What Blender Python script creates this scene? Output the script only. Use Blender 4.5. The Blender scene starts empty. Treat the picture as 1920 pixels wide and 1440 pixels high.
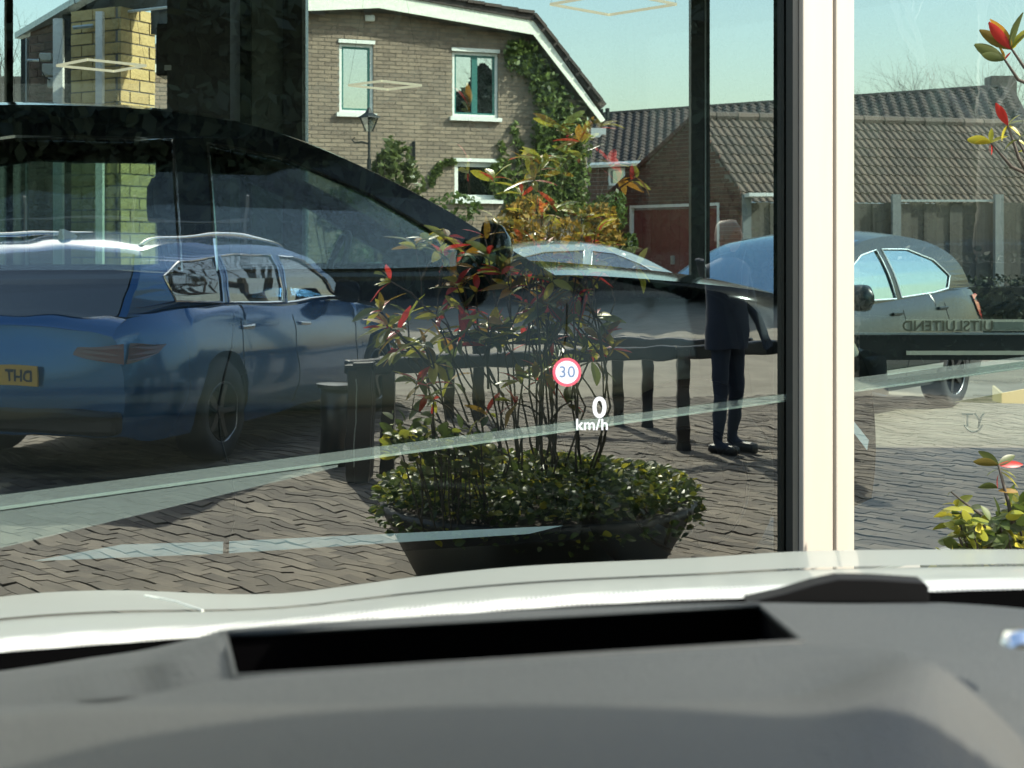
import bpy, math, random
from math import sin, cos, pi, sqrt, radians, atan2
from mathutils import Vector, Matrix, geometry
random.seed(7)
scene = bpy.context.scene
COL = scene.collection

# ------------------------------------------------------------------ camera
F = 2600.0            # focal length in pixels of a 1920 px wide picture
EYE = 1.37
HOR = 465.0           # horizon row
cam_d = bpy.data.cameras.new('camera')
cam = bpy.data.objects.new('camera', cam_d); COL.objects.link(cam)
cam.location = (0, 0, EYE); cam.rotation_euler = (radians(90), 0, 0)
cam_d.sensor_width = 36; cam_d.lens = 36 * F / 1920
cam_d.shift_y = -(720 - HOR) / 1920
cam_d.clip_start = 0.05; cam_d.clip_end = 2000
cam_d.dof.use_dof = True; cam_d.dof.focus_distance = 5.0; cam_d.dof.aperture_fstop = 12.0
scene.camera = cam

# ------------------------------------------------------------------ light
SUN_TO = Vector((0.84, -0.24, 0.70)).normalized()       # towards the sun
elev = math.asin(SUN_TO.z); az = atan2(SUN_TO.x, SUN_TO.y)
world = bpy.data.worlds.new('World'); scene.world = world; world.use_nodes = True
wn = world.node_tree.nodes; wl = world.node_tree.links
bg = wn['Background']
sky = wn.new('ShaderNodeTexSky'); sky.sky_type = 'NISHITA'; sky.sun_disc = False
sky.sun_elevation = elev; sky.sun_rotation = az
sky.air_density = 1.5; sky.dust_density = 2.2; sky.ozone_density = 1.4
wl.new(sky.outputs[0], bg.inputs[0]); bg.inputs[1].default_value = 0.15
sun_d = bpy.data.lights.new('sun', 'SUN'); sun_d.energy = 3.9; sun_d.angle = radians(0.5); sun_d.color = (1.0, 0.94, 0.82)
sun = bpy.data.objects.new('sun', sun_d); COL.objects.link(sun)
sun.rotation_euler = SUN_TO.to_track_quat('Z', 'Y').to_euler()
vs = scene.view_settings
vs.view_transform = 'Standard'; vs.look = 'None'; vs.exposure = 1.12; vs.gamma = 1; vs.use_curve_mapping = False
scene.render.engine = 'CYCLES'
cy = scene.cycles
cy.max_bounces = 10; cy.transparent_max_bounces = 24; cy.glossy_bounces = 5; cy.diffuse_bounces = 3
cy.caustics_reflective = False; cy.caustics_refractive = False

# ------------------------------------------------------------------ materials
MATS = {}
def mat(name, col, rough=0.6, metal=0.0, spec=0.5, coat=0.0, noise=0.0, nscale=8.0, bump=0.0, bscale=40.0,
        island=0.0, emis=None, estr=1.0, col2=None, coords='Object', stretch=(1,1,1), coatr=0.05):
    if name in MATS: return MATS[name]
    m = bpy.data.materials.new(name); m.use_nodes = True; MATS[name] = m
    nt = m.node_tree; N = nt.nodes; L = nt.links; b = N['Principled BSDF']
    b.inputs['Base Color'].default_value = (*col, 1); b.inputs['Roughness'].default_value = rough
    b.inputs['Metallic'].default_value = metal; b.inputs['Specular IOR Level'].default_value = spec
    b.inputs['Coat Weight'].default_value = coat; b.inputs['Coat Roughness'].default_value = coatr
    if emis:
        b.inputs['Emission Color'].default_value = (*emis, 1); b.inputs['Emission Strength'].default_value = estr
    if noise > 0 or island > 0 or bump > 0:
        tc = N.new('ShaderNodeTexCoord'); mp = N.new('ShaderNodeMapping'); mp.inputs['Scale'].default_value = stretch
        L.new(tc.outputs[coords], mp.inputs[0])
    out = None
    if noise > 0 or island > 0:
        c2 = col2 if col2 else tuple(c * 0.45 for c in col)
        mix = N.new('ShaderNodeMix'); mix.data_type = 'RGBA'
        mix.inputs[6].default_value = (*col, 1); mix.inputs[7].default_value = (*c2, 1)
        fac = None
        if noise > 0:
            nz = N.new('ShaderNodeTexNoise'); nz.inputs['Scale'].default_value = nscale; nz.inputs['Detail'].default_value = 8
            nz.inputs['Roughness'].default_value = 0.65
            L.new(mp.outputs[0], nz.inputs['Vector'])
            r = N.new('ShaderNodeMapRange'); r.inputs[1].default_value = 0.35; r.inputs[2].default_value = 0.68
            r.inputs[3].default_value = 0; r.inputs[4].default_value = noise
            L.new(nz.outputs['Fac'], r.inputs[0]); fac = r.outputs[0]
        if island > 0:
            g = N.new('ShaderNodeNewGeometry'); oi = N.new('ShaderNodeObjectInfo')
            ad = N.new('ShaderNodeMath'); ad.operation = 'ADD'
            L.new(g.outputs['Random Per Island'], ad.inputs[0]); L.new(oi.outputs['Random'], ad.inputs[1])
            fr = N.new('ShaderNodeMath'); fr.operation = 'FRACT'; L.new(ad.outputs[0], fr.inputs[0])
            mu = N.new('ShaderNodeMath'); mu.operation = 'MULTIPLY'; mu.inputs[1].default_value = island
            L.new(fr.outputs[0], mu.inputs[0])
            if fac is not None:
                a2 = N.new('ShaderNodeMath'); a2.operation = 'ADD'; a2.use_clamp = True
                L.new(mu.outputs[0], a2.inputs[0]); L.new(fac, a2.inputs[1]); fac = a2.outputs[0]
            else: fac = mu.outputs[0]
        L.new(fac, mix.inputs[0]); L.new(mix.outputs[2], b.inputs['Base Color'])
    if bump > 0:
        nb = N.new('ShaderNodeTexNoise'); nb.inputs['Scale'].default_value = bscale; nb.inputs['Detail'].default_value = 6
        L.new(mp.outputs[0], nb.inputs['Vector'])
        bp = N.new('ShaderNodeBump'); bp.inputs['Strength'].default_value = min(1, bump); bp.inputs['Distance'].default_value = 0.02 * bump
        L.new(nb.outputs['Fac'], bp.inputs['Height']); L.new(bp.outputs[0], b.inputs['Normal'])
    return m

def glassy(name, tint, refl, rough=0.0, rtint=(1,1,1), wobble=0.0, wscale=1.0, wstretch=(1,1,1), graz=0.45):
    """pane: part of the light goes straight through (tinted), the rest is mirrored"""
    if name in MATS: return MATS[name]
    m = bpy.data.materials.new(name); m.use_nodes = True; MATS[name] = m
    nt = m.node_tree; N = nt.nodes; L = nt.links
    N.remove(N['Principled BSDF']); out = N['Material Output']
    t = N.new('ShaderNodeBsdfTransparent'); t.inputs[0].default_value = (*tint, 1)
    g = N.new('ShaderNodeBsdfGlossy'); g.inputs[0].default_value = (*rtint, 1); g.inputs['Roughness'].default_value = rough
    lw = N.new('ShaderNodeLayerWeight'); lw.inputs[0].default_value = 0.35
    mr = N.new('ShaderNodeMapRange'); mr.inputs[3].default_value = refl; mr.inputs[4].default_value = min(1, refl + graz)
    L.new(lw.outputs['Fresnel'], mr.inputs[0])
    mx = N.new('ShaderNodeMixShader'); L.new(mr.outputs[0], mx.inputs[0])
    L.new(t.outputs[0], mx.inputs[1]); L.new(g.outputs[0], mx.inputs[2]); L.new(mx.outputs[0], out.inputs[0])
    if wobble > 0:
        tc = N.new('ShaderNodeTexCoord'); mp = N.new('ShaderNodeMapping'); mp.inputs['Scale'].default_value = wstretch
        L.new(tc.outputs['Object'], mp.inputs[0])
        nb = N.new('ShaderNodeTexNoise'); nb.inputs['Scale'].default_value = wscale; nb.inputs['Detail'].default_value = 3
        L.new(mp.outputs[0], nb.inputs['Vector'])
        bp = N.new('ShaderNodeBump'); bp.inputs['Strength'].default_value = 1; bp.inputs['Distance'].default_value = wobble
        L.new(nb.outputs['Fac'], bp.inputs['Height']); L.new(bp.outputs[0], g.inputs['Normal'])
    return m

# ------------------------------------------------------------------ mesh building
class MB:
    def __init__(s): s.v = []; s.f = []
    def add(s, vs, fs):
        o = len(s.v); s.v += [tuple(v) for v in vs]; s.f += [tuple(i + o for i in f) for f in fs]; return s
    def box(s, c, d, rz=0, M=None):
        hx, hy, hz = d[0]/2, d[1]/2, d[2]/2; vs = []
        for x, y, z in ((-1,-1,-1),(1,-1,-1),(1,1,-1),(-1,1,-1),(-1,-1,1),(1,-1,1),(1,1,1),(-1,1,1)):
            p = Vector((x*hx, y*hy, z*hz))
            if M: p = M @ p
            elif rz: p = Vector((p.x*cos(rz)-p.y*sin(rz), p.x*sin(rz)+p.y*cos(rz), p.z))
            vs.append((p.x+c[0], p.y+c[1], p.z+c[2]))
        return s.add(vs, [(0,3,2,1),(4,5,6,7),(0,1,5,4),(1,2,6,5),(2,3,7,6),(3,0,4,7)])
    def bar(s, a, b, w, h, up=(0,0,1)):
        a = Vector(a); b = Vector(b); d = b - a; L = d.length; d.normalize(); u = Vector(up)
        side = d.cross(u)
        if side.length < 1e-5: side = Vector((1,0,0))
        side.normalize(); u = side.cross(d)
        M = Matrix((( side.x, d.x, u.x),(side.y, d.y, u.y),(side.z, d.z, u.z)))
        return s.box((a+b)/2, (w, L, h), M=M)
    def tube(s, pts, r, n=6, cap=True):
        pts = [Vector(p) for p in pts]; rings = []
        rr = r if isinstance(r, (list, tuple)) else [r]*len(pts)
        ref = None
        for i, p in enumerate(pts):
            d = (pts[min(i+1, len(pts)-1)] - pts[max(i-1, 0)])
            if d.length < 1e-9: d = Vector((0,0,1))
            d.normalize()
            if ref is None:
                ref = Vector((0,0,1)) if abs(d.z) < 0.9 else Vector((1,0,0))
            x = d.cross(ref)
            if x.length < 1e-5: x = d.orthogonal()
            x.normalize(); y = d.cross(x); ref = -y if False else ref
            rings.append([p + (x*cos(2*pi*k/n) + y*sin(2*pi*k/n))*rr[i] for k in range(n)])
        vs = [q for R in rings for q in R]; fs = []
        for i in range(len(pts)-1):
            for k in range(n):
                fs.append((i*n+k, i*n+(k+1)%n, (i+1)*n+(k+1)%n, (i+1)*n+k))
        if cap:
            fs.append(tuple(range(n-1, -1, -1))); fs.append(tuple((len(pts)-1)*n+k for k in range(n)))
        return s.add(vs, fs)
    def grid(s, rows, close=False):
        n = len(rows[0]); vs = [p for r in rows for p in r]; fs = []
        for i in range(len(rows)-1):
            for k in range(n-1 if not close else n):
                fs.append((i*n+k, i*n+(k+1)%n, (i+1)*n+(k+1)%n, (i+1)*n+k))
        return s.add(vs, fs)
    def lathe(s, prof, n=24, c=(0,0,0), axis='z'):
        rows = []
        for r, h in prof:
            row = []
            for k in range(n):
                a = 2*pi*k/n
                p = (r*cos(a), r*sin(a), h) if axis == 'z' else (r*cos(a), h, r*sin(a))
                row.append((p[0]+c[0], p[1]+c[1], p[2]+c[2]))
            rows.append(row)
        return s.grid(rows, close=True)
    def prism(s, poly, d):
        """planar polygon (3D points) pushed along vector d"""
        poly = [Vector(p) for p in poly]; d = Vector(d); n = len(poly)
        tri = geometry.tessellate_polygon([poly])
        vs = poly + [p + d for p in poly]
        fs = [tuple(t) for t in tri] + [tuple(i+n for i in reversed(t)) for t in tri]
        fs += [(i, (i+1) % n, (i+1) % n + n, i+n) for i in range(n)]
        return s.add(vs, fs)
    def mesh(s, name, m=None, smooth=False):
        me = bpy.data.meshes.new(name); me.from_pydata(s.v, [], s.f)
        if m: me.materials.append(m)
        if smooth:
            for p in me.polygons: p.use_smooth = True
        me.update(); return me
    def build(s, name, m=None, parent=None, smooth=False, recalc=True, solid=0, bevel=0):
        import bmesh
        me = s.mesh(name, m, smooth)
        if recalc:
            bm = bmesh.new(); bm.from_mesh(me); bmesh.ops.recalc_face_normals(bm, faces=bm.faces); bm.to_mesh(me); bm.free()
        o = link(name, me, parent)
        if solid:
            md = o.modifiers.new('s', 'SOLIDIFY'); md.thickness = solid; md.offset = -1
        if bevel:
            md = o.modifiers.new('b', 'BEVEL'); md.width = bevel; md.segments = 2; md.limit_method = 'ANGLE'
        return o
def link(name, me, parent=None, loc=None, rot=None):
    o = bpy.data.objects.new(name, me); COL.objects.link(o)
    if parent: o.parent = parent
    if loc is not None: o.location = loc
    if rot is not None: o.rotation_euler = rot
    return o
def thing(name, label, cat, loc=(0,0,0), rz=0, group=None):
    o = bpy.data.objects.new(name, None); COL.objects.link(o); o.location = loc; o.rotation_euler = (0,0,rz)
    o.empty_display_size = 0.2
    o['label'] = label; o['category'] = cat
    if group: o['group'] = group
    return o
def tag(o, label, cat, group=None):
    o['label'] = label; o['category'] = cat
    if group: o['group'] = group
    return o
def struct(o): o['kind'] = 'structure'; return o
def stuff(o): o['kind'] = 'stuff'; return o

def P(px, py, Y):                       # the point at depth Y that the picture shows at (px, py)
    return Vector(((px-960)/F*Y, Y, EYE-(py-HOR)/F*Y))
C0 = 3.885                              # the glass front stands on the line Y = X + C0
def MR(x, y, z=0.0): return Vector((y-C0, x+C0, z))          # place of a thing whose mirror image is seen at (x, y)
def VG(px, py):                         # ground point whose mirror image is at (px, py)
    Y = EYE*F/(py-HOR); return MR((px-960)/F*Y, Y, 0)
def fac(px, off=0.0):                   # plan point of the glass front at picture column px, pushed out (towards us) by off
    k = (px-960)/F; Y = C0/(1-k); return Vector((k*Y + off*0.7071, Y - off*0.7071, 0))
FU = Vector((0.7071, 0.7071, 0)); FN = Vector((0.7071, -0.7071, 0))

def text_obj(name, s, m, size, M, parent=None, ext=0.001, align='CENTER', bold=0.0, spacing=1.0):
    cu = bpy.data.curves.new(name, 'FONT'); cu.body = s; cu.size = size; cu.extrude = ext; cu.align_x = align; cu.align_y = 'CENTER'
    cu.offset = bold; cu.space_character = spacing
    t = bpy.data.objects.new(name, cu); COL.objects.link(t)
    dg = bpy.context.evaluated_depsgraph_get(); dg.update()
    me = bpy.data.meshes.new_from_object(t.evaluated_get(dg)); bpy.data.objects.remove(t); bpy.data.curves.remove(cu)
    me.materials.clear(); me.materials.append(m); me.name = name
    o = link(name, me, parent)
    if parent: o.matrix_parent_inverse = Matrix.Identity(4)
    o.matrix_local = M
    return o
def frameM(o, x, y):                    # matrix with origin o, x axis x, y axis y
    x = Vector(x).normalized(); y = Vector(y).normalized(); z = x.cross(y)
    return Matrix(((x.x,y.x,z.x,o[0]),(x.y,y.y,z.y,o[1]),(x.z,y.z,z.z,o[2]),(0,0,0,1)))

# leaves let some light through
def leafy(m, t=0.4):
    nt = m.node_tree; N = nt.nodes; L = nt.links; b = N['Principled BSDF']; o = N['Material Output']
    tr = N.new('ShaderNodeBsdfTranslucent'); mx = N.new('ShaderNodeMixShader'); mx.inputs[0].default_value = t
    lk = b.inputs['Base Color'].links
    if lk: L.new(lk[0].from_socket, tr.inputs[0])
    else: tr.inputs[0].default_value = b.inputs['Base Color'].default_value
    L.new(b.outputs[0], mx.inputs[1]); L.new(tr.outputs[0], mx.inputs[2]); L.new(mx.outputs[0], o.inputs[0])
# palette
m_black = mat('black_paint', (0.004,0.005,0.006), 0.1, coat=0.35, spec=0.3)
m_dkplast = mat('black_plastic', (0.018,0.018,0.019), 0.45, bump=0.15, bscale=300)
m_rubber = mat('tyre_rubber', (0.02,0.02,0.02), 0.8)
m_blue = mat('blue_paint', (0.0,0.095,0.27), 0.15, metal=0.5, coat=0.8)
m_greyp = mat('dark_grey_green_paint', (0.013,0.021,0.022), 0.25, metal=0.1, coat=0.15)
m_silver = mat('silver_paint', (0.33,0.38,0.38), 0.3, metal=0.5, coat=1.0)
m_chrome = mat('chrome', (0.75,0.77,0.78), 0.12, metal=1.0)
m_satin = mat('satin_trim_and_highlight', (0.72,0.85,0.90), 0.4, metal=0.0)  # pale blue puts reflected sky into the colour; the highlight patch uses it too
m_rim = mat('alloy', (0.35,0.36,0.37), 0.3, metal=0.9)
m_rimd = mat('dark_alloy', (0.05,0.05,0.055), 0.3, metal=0.7)
m_seat = mat('seat_cloth', (0.03,0.03,0.032), 0.85, bump=0.3, bscale=120)
m_red = mat('red_lens', (0.55,0.02,0.02), 0.12, coat=1.0)
m_redd = mat('dark_red_lens', (0.10,0.008,0.008), 0.15, coat=1.0)
m_lens = mat('clear_lens', (0.5,0.52,0.52), 0.1, coat=1.0)
m_win = glassy('car_window_glass', (0.34,0.42,0.40), 0.22)
m_winlight = glassy('car_window_clear', (0.55,0.70,0.66), 0.10)
m_windk = glassy('car_window_dark', (0.05,0.06,0.06), 0.18)
m_cream = mat('cream_aluminium', (0.46,0.43,0.365), 0.38, noise=0.35, nscale=2.5, col2=(0.42,0.38,0.31), stretch=(6,6,0.6))
m_anth = mat('anthracite_aluminium', (0.018,0.022,0.022), 0.4)
m_anth2 = mat('grey_green_panel', (0.22,0.25,0.22), 0.6, noise=0.2, nscale=3)
m_mortar = mat('mortar', (0.21,0.19,0.16), 0.95, bump=0.4, bscale=60)
m_hbrick = mat('house_brick', (0.33,0.255,0.185), 0.9, island=0.5, noise=0.35, nscale=3, col2=(0.15,0.115,0.09), bump=0.5, bscale=70)
m_ybrick = mat('yellow_brick', (0.62,0.47,0.20), 0.85, island=0.5, noise=0.45, nscale=9, col2=(0.36,0.25,0.10), bump=0.6, bscale=35)
m_bbrick = mat('brown_brick', (0.20,0.13,0.09), 0.9, island=0.6, noise=0.3, nscale=6, col2=(0.08,0.05,0.04), bump=0.5, bscale=60)
m_rbrick = mat('red_brown_brick', (0.16,0.07,0.05), 0.9, island=0.6, noise=0.3, nscale=6, col2=(0.07,0.035,0.03), bump=0.4, bscale=60)
m_tile = mat('clay_roof_tile', (0.135,0.095,0.072), 0.8, island=0.6, noise=0.5, nscale=1.8, col2=(0.06,0.047,0.04), bump=0.5, bscale=50)
m_tiled = mat('dark_roof_tile', (0.085,0.06,0.05), 0.8, island=0.6, noise=0.5, nscale=1.2, col2=(0.035,0.028,0.025), bump=0.5, bscale=40)
m_fascia = mat('white_fascia', (0.88,0.90,0.76), 0.6, noise=0.3, nscale=2.0, col2=(0.42,0.43,0.34), stretch=(1,1,4))
m_white = mat('white_frame', (0.75,0.76,0.70), 0.5)
m_green = mat('green_window_frame', (0.02,0.14,0.12), 0.4)
m_pane = glassy('house_window_glass', (0.10,0.13,0.13), 0.45, rtint=(0.9,1,1))
m_dkwood = mat('weathered_wood', (0.15,0.14,0.12), 0.9, island=0.5, noise=0.5, nscale=3, col2=(0.06,0.058,0.05), stretch=(8,8,0.7), bump=0.4, bscale=30)
m_redwood = mat('red_wooden_door', (0.17,0.035,0.032), 0.7, noise=0.3, nscale=3, stretch=(8,8,1))
m_zinc = mat('zinc', (0.42,0.46,0.44), 0.45, metal=0.6)
m_iron = mat('dark_iron', (0.02,0.022,0.022), 0.5, metal=0.5)
m_bark = mat('bark', (0.10,0.085,0.065), 0.95, noise=0.5, nscale=12)
m_twig = mat('grey_twig', (0.13,0.12,0.105), 0.95)
m_leafg = mat('green_leaf', (0.12,0.17,0.035), 0.5, island=0.9, col2=(0.04,0.065,0.015))
m_ivy = mat('ivy_leaf', (0.20,0.27,0.06), 0.5, island=0.9, col2=(0.025,0.045,0.014))
m_conif = mat('conifer_leaf', (0.028,0.042,0.018), 0.8, island=0.9, col2=(0.012,0.018,0.010))
m_autumn = mat('autumn_leaf', (0.46,0.24,0.03), 0.6, island=0.9, col2=(0.09,0.10,0.02))
m_lred = mat('red_leaf', (0.62,0.05,0.04), 0.4, island=0.6, col2=(0.34,0.035,0.025))
m_lyel = mat('yellow_green_leaf', (0.55,0.48,0.05), 0.4, island=0.8, col2=(0.26,0.32,0.05))
m_olive = mat('olive_leaf', (0.16,0.19,0.06), 0.4, island=0.8, col2=(0.07,0.10,0.03))
for q_ in (m_lred, m_lyel, m_olive, m_autumn, m_leafg, m_ivy): leafy(q_)
m_grass = mat('grass_blade', (0.16,0.24,0.06), 0.8, island=0.8, col2=(0.07,0.11,0.03))
m_pave = mat('paving_brick', (0.24,0.195,0.145), 0.85, island=0.85, noise=0.6, nscale=1.3, col2=(0.085,0.066,0.05), bump=0.5, bscale=50)
m_joint = mat('paving_joint', (0.12,0.10,0.078), 0.95)
m_ground = mat('ground_paving', (0.24,0.21,0.165), 0.95, noise=0.7, nscale=1.1, col2=(0.17,0.15,0.12), bump=0.4, bscale=20)
m_road = mat('pale_concrete_road', (0.42,0.39,0.33), 0.9, noise=0.5, nscale=1.4, col2=(0.28,0.26,0.21), bump=0.3)
m_floor = mat('showroom_floor_tile', (0.010,0.011,0.010), 0.45, noise=0.4, nscale=2)
m_ceil = mat('showroom_ceiling', (0.05,0.05,0.05), 0.9)
m_pot = mat('dark_planter', (0.028,0.028,0.028), 0.55, bump=0.3, bscale=60)
m_soil = mat('potting_soil', (0.05,0.037,0.025), 1.0, bump=0.8, bscale=80)
m_skin = mat('skin', (0.30,0.18,0.13), 0.55)
m_hair = mat('grey_hair', (0.22,0.19,0.15), 0.7)
m_cloth = mat('dark_clothing', (0.02,0.028,0.05), 0.85)
m_yplate = mat('yellow_plate', (0.62,0.38,0.05), 0.5)
m_ptxt = mat('plate_lettering', (0.03,0.025,0.02), 0.6)
m_glint = mat('pale_bright_line', (0.80,0.84,0.74), 0.3, metal=0.1)
m_gband = glassy('greenish_reflection', (0.45,0.62,0.58), 0.15)

# ------------------------------------------------------------------ ground
g = MB().add([(-400,-400,-0.03),(400,-400,-0.03),(400,900,-0.03),(-400,900,-0.03)], [(0,1,2,3)]).build('ground', m_ground); struct(g)
MB2 = MB().add([(-60,9.1,-0.012),(60,9.1,-0.012),(60,17.0,-0.012),(-60,17.0,-0.012)], [(0,1,2,3)])
struct(MB2.build('road', m_road))
kerb = MB()
for i in range(60): kerb.box((-30+i*1.0+0.5, 17.08, 0.045), (0.985, 0.14, 0.15))
struct(kerb.build('kerb', mat('kerb_concrete', (0.4,0.38,0.33), 0.9, island=0.4, noise=0.3)))

# clinker paving in front of the building (its mirror image fills the lower left of the view)
pav = MB().add([(-2.5,-18,-0.008),(42,-18,-0.008),(42,28,-0.008),(-2.5,28,-0.008)], [(0,1,2,3)])
pavo = struct(pav.build('forecourt_paving', mat('worn_paving', (0.30,0.265,0.205), 0.95, noise=0.7, nscale=1.5, col2=(0.15,0.125,0.095), bump=0.4, bscale=25)))
struct(MB().add([(0.2,-1.5,-0.0035),(9.0,-1.5,-0.0035),(9.0,8.5,-0.0035),(0.2,4.0,-0.0035)], [(0,1,2,3)]).build('paving_bed', m_joint))
bl, bw = 0.205, 0.066
near_b = []; far_b = []
ang0 = radians(45)
for i in range(-105, 110):
    for j in range(-28, 36):
        a = i*bw; b = j*bl + (i % 2)*bl/2
        x = 4.6 + a*cos(ang0) - b*sin(ang0); y = 2.9 + a*sin(ang0) + b*cos(ang0)
        if y > x + C0 - 0.25 or x < 0.2 or x > 9.0 or y < -1.5 or y > 8.5: continue
        if x < 1.35 and y < 2.4: continue
        d = (x*0.5)**2 + (y-3)**2 if False else (x-1.6)**2 + (y-3.2)**2
        near_b.append((d, x, y))
near_b.sort()
brick_me = MB().box((0,0,0), (bw-0.005, bl-0.005, 0.05)).mesh('paving_brick', m_pave)
for k, (d, x, y) in enumerate(near_b[:300]):
    o = link('paving_brick', brick_me, pavo, (x, y, -0.022 + random.uniform(-.002,.004)), (random.uniform(-.02,.02), random.uniform(-.02,.02), ang0 + random.uniform(-.01,.01)))
rest = MB()
for d, x, y in near_b[300:]:
    hz = random.uniform(-.003,.005); t1 = random.uniform(-.02,.02); t2 = random.uniform(-.012,.012)
    ca, sa = cos(ang0), sin(ang0); vs_ = []
    for sx, sy in ((-1,-1),(1,-1),(1,1),(-1,1)):
        px, py = sx*(bw-0.005)/2, sy*(bl-0.005)/2
        vs_.append((x+px*ca-py*sa, y+px*sa+py*ca, 0.003+hz+t1*px+t2*py))
    vs_ += [(p[0],p[1],-0.03) for p in vs_]
    rest.add(vs_, [(0,1,2,3),(4,5,1,0),(5,6,2,1),(6,7,3,2),(7,4,0,3)])
stuff(rest.build('paving_bricks', m_pave, pavo, recalc=False))

# ------------------------------------------------------------------ the glass front of the showroom
m_front = glassy('facade_glass', (0.84,0.965,0.965), 0.33, rtint=(0.92,1.0,0.95), wobble=0.0010, wscale=1.3, wstretch=(1,1,2.4))
facade = thing('glass_facade', 'glazed showroom front with cream aluminium post beyond the car bonnet', 'glass front')
def pane(px0p, px1p, z0, z1, back):
    a = px0p - FN*back; b = px1p - FN*back
    return MB().add([(a.x,a.y,z0),(b.x,b.y,z0),(b.x,b.y,z1),(a.x,a.y,z1)], [(0,1,2,3)])
pL0 = fac(1487) - FU*6.0; pL1 = fac(1491); pR0 = fac(1588); pR1 = fac(1588) + FU*5
pane(pL0, pL1, 0.12, 3.3, 0.02).build('glass_pane', m_front, facade, recalc=False)
pane(pR0, pR1, 0.12, 3.3, 0.02).build('glass_pane', m_front, facade, recalc=False)
def fbox(p0, p1, z0, z1, o0, o1):       # box between two plan points of the front, from offset o0 to o1
    a = p0+FN*o0; b = p1+FN*o0; c = p1+FN*o1; d = p0+FN*o1
    return ([(a.x,a.y,z0),(b.x,b.y,z0),(c.x,c.y,z0),(d.x,d.y,z0),(a.x,a.y,z1),(b.x,b.y,z1),(c.x,c.y,z1),(d.x,d.y,z1)],
            [(0,3,2,1),(4,5,6,7),(0,1,5,4),(1,2,6,5),(2,3,7,6),(3,0,4,7)])
q0, q1, q2, q3 = fac(1493), fac(1549), fac(1556), fac(1590)
MB().add(*fbox(q0, q1, 0, 3.4, -0.03, 0.03)).build('post', m_cream, facade, bevel=0.006)
MB().add(*fbox(q2, q3, 0, 3.4, -0.03, 0.028)).build('post', m_cream, facade, bevel=0.006)
MB().add(*fbox(q1, q2, 0, 3.4, -0.03, 0.008)).build('post_joint', mat('post_joint_shadow_gap', (0.12,0.09,0.08), 0.7), facade)
MB().add(*fbox(fac(1481), fac(1492.5), 0, 3.4, -0.016, 0.012)).build('gasket', m_anth, facade)
MB().add(*fbox(fac(1484), fac(1535), 0, 3.4, -0.075, -0.045)).build('frame', m_anth, facade)
for k in (1504, 1510, 1515):
    MB().add(*fbox(fac(k), fac(k+1), 0, 3.4, -0.044, -0.040)).build('frame_bead', m_zinc, facade)
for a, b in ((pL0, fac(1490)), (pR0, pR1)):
    MB().add(*fbox(a, b, 0.829, 0.835, -0.032, -0.024)).build('reflected_line', m_glint, facade)  # solid stand-in for a sunlit line reflected in the glass
    MB().add(*fbox(a, b, 0.837, 0.862, -0.032, -0.024)).build('reflected_band', m_gband, facade)  # greenish band of the same reflection, added as a strip
MB().add(*fbox(pL0, pR1, 0.0, 0.12, -0.06, 0.04)).build('plinth', m_cream, facade)
MB().add(*fbox(pL0, pR1, 3.3, 3.7, -0.06, 0.04)).build('header', m_cream, facade)

m_haze = bpy.data.materials.new('pale_haze'); m_haze.use_nodes = True  # reflected haze on the panes, added as thin diffuse sheets
nt = m_haze.node_tree; N = nt.nodes; L = nt.links; N.remove(N['Principled BSDF'])
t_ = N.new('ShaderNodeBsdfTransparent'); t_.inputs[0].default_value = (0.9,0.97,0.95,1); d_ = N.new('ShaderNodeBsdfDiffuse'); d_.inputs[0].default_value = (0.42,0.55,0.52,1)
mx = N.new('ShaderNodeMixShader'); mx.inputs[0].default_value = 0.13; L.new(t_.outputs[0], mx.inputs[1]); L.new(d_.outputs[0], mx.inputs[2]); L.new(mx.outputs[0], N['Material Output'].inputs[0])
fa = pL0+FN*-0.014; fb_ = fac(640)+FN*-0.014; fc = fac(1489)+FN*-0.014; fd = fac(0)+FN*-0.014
MB().add([(fa.x,fa.y,0.70),(fd.x,fd.y,0.752),(fb_.x,fb_.y,0.822),(fb_.x,fb_.y,0.828),(fa.x,fa.y,0.828)], [(0,1,2,3,4)]).build('haze_band', m_haze, facade, recalc=False)
MB().add([(fa.x,fa.y,0.836),(fc.x,fc.y,0.836),(fc.x,fc.y,0.858),(fa.x,fa.y,0.866)], [(0,1,2,3)]).build('haze_band', m_haze, facade, recalc=False)
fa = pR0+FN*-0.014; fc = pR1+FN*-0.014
MB().add([(fa.x,fa.y,0.836),(fc.x,fc.y,0.836),(fc.x,fc.y,0.885),(fa.x,fa.y,0.885)], [(0,1,2,3)]).build('haze_band', m_haze, facade, recalc=False)
# showroom shell: floor, ceiling, side wall, far windows
A = pL0 - FN*0.07; B = pR1 - FN*0.07
fl = [(A.x, A.y), (B.x, B.y), (B.x, 8.82), (A.x-3, 8.82), (A.x-3, A.y)]
struct(MB().prism([(x, y, -0.02) for x, y in fl], (0,0,0.12)).build('showroom_floor', m_floor))
struct(MB().prism([(x, y, 3.4) for x, y in [(A.x,A.y),(B.x,B.y),(B.x,9.1),(A.x-3,9.1),(A.x-3,A.y)]], (0,0,0.25)).build('showroom_ceiling', m_ceil))
sw = struct(MB().box((A.x-3.1, (A.y+8.82)/2, 1.7), (0.2, 8.82-A.y, 3.4)).build('showroom_side_wall', m_ceil))
YW = 8.9
def wx(px, Y=YW): return (px-960)/F*Y
far = thing('rear_window_wall', 'dark framed window wall on the far side of the showroom', 'window wall')
m_far = glassy('far_glass', (0.90,0.97,0.93), 0.03)
bounds = [wx(-700), wx(440), wx(532), wx(574), wx(1295), wx(1331), wx(2500)]
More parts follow.
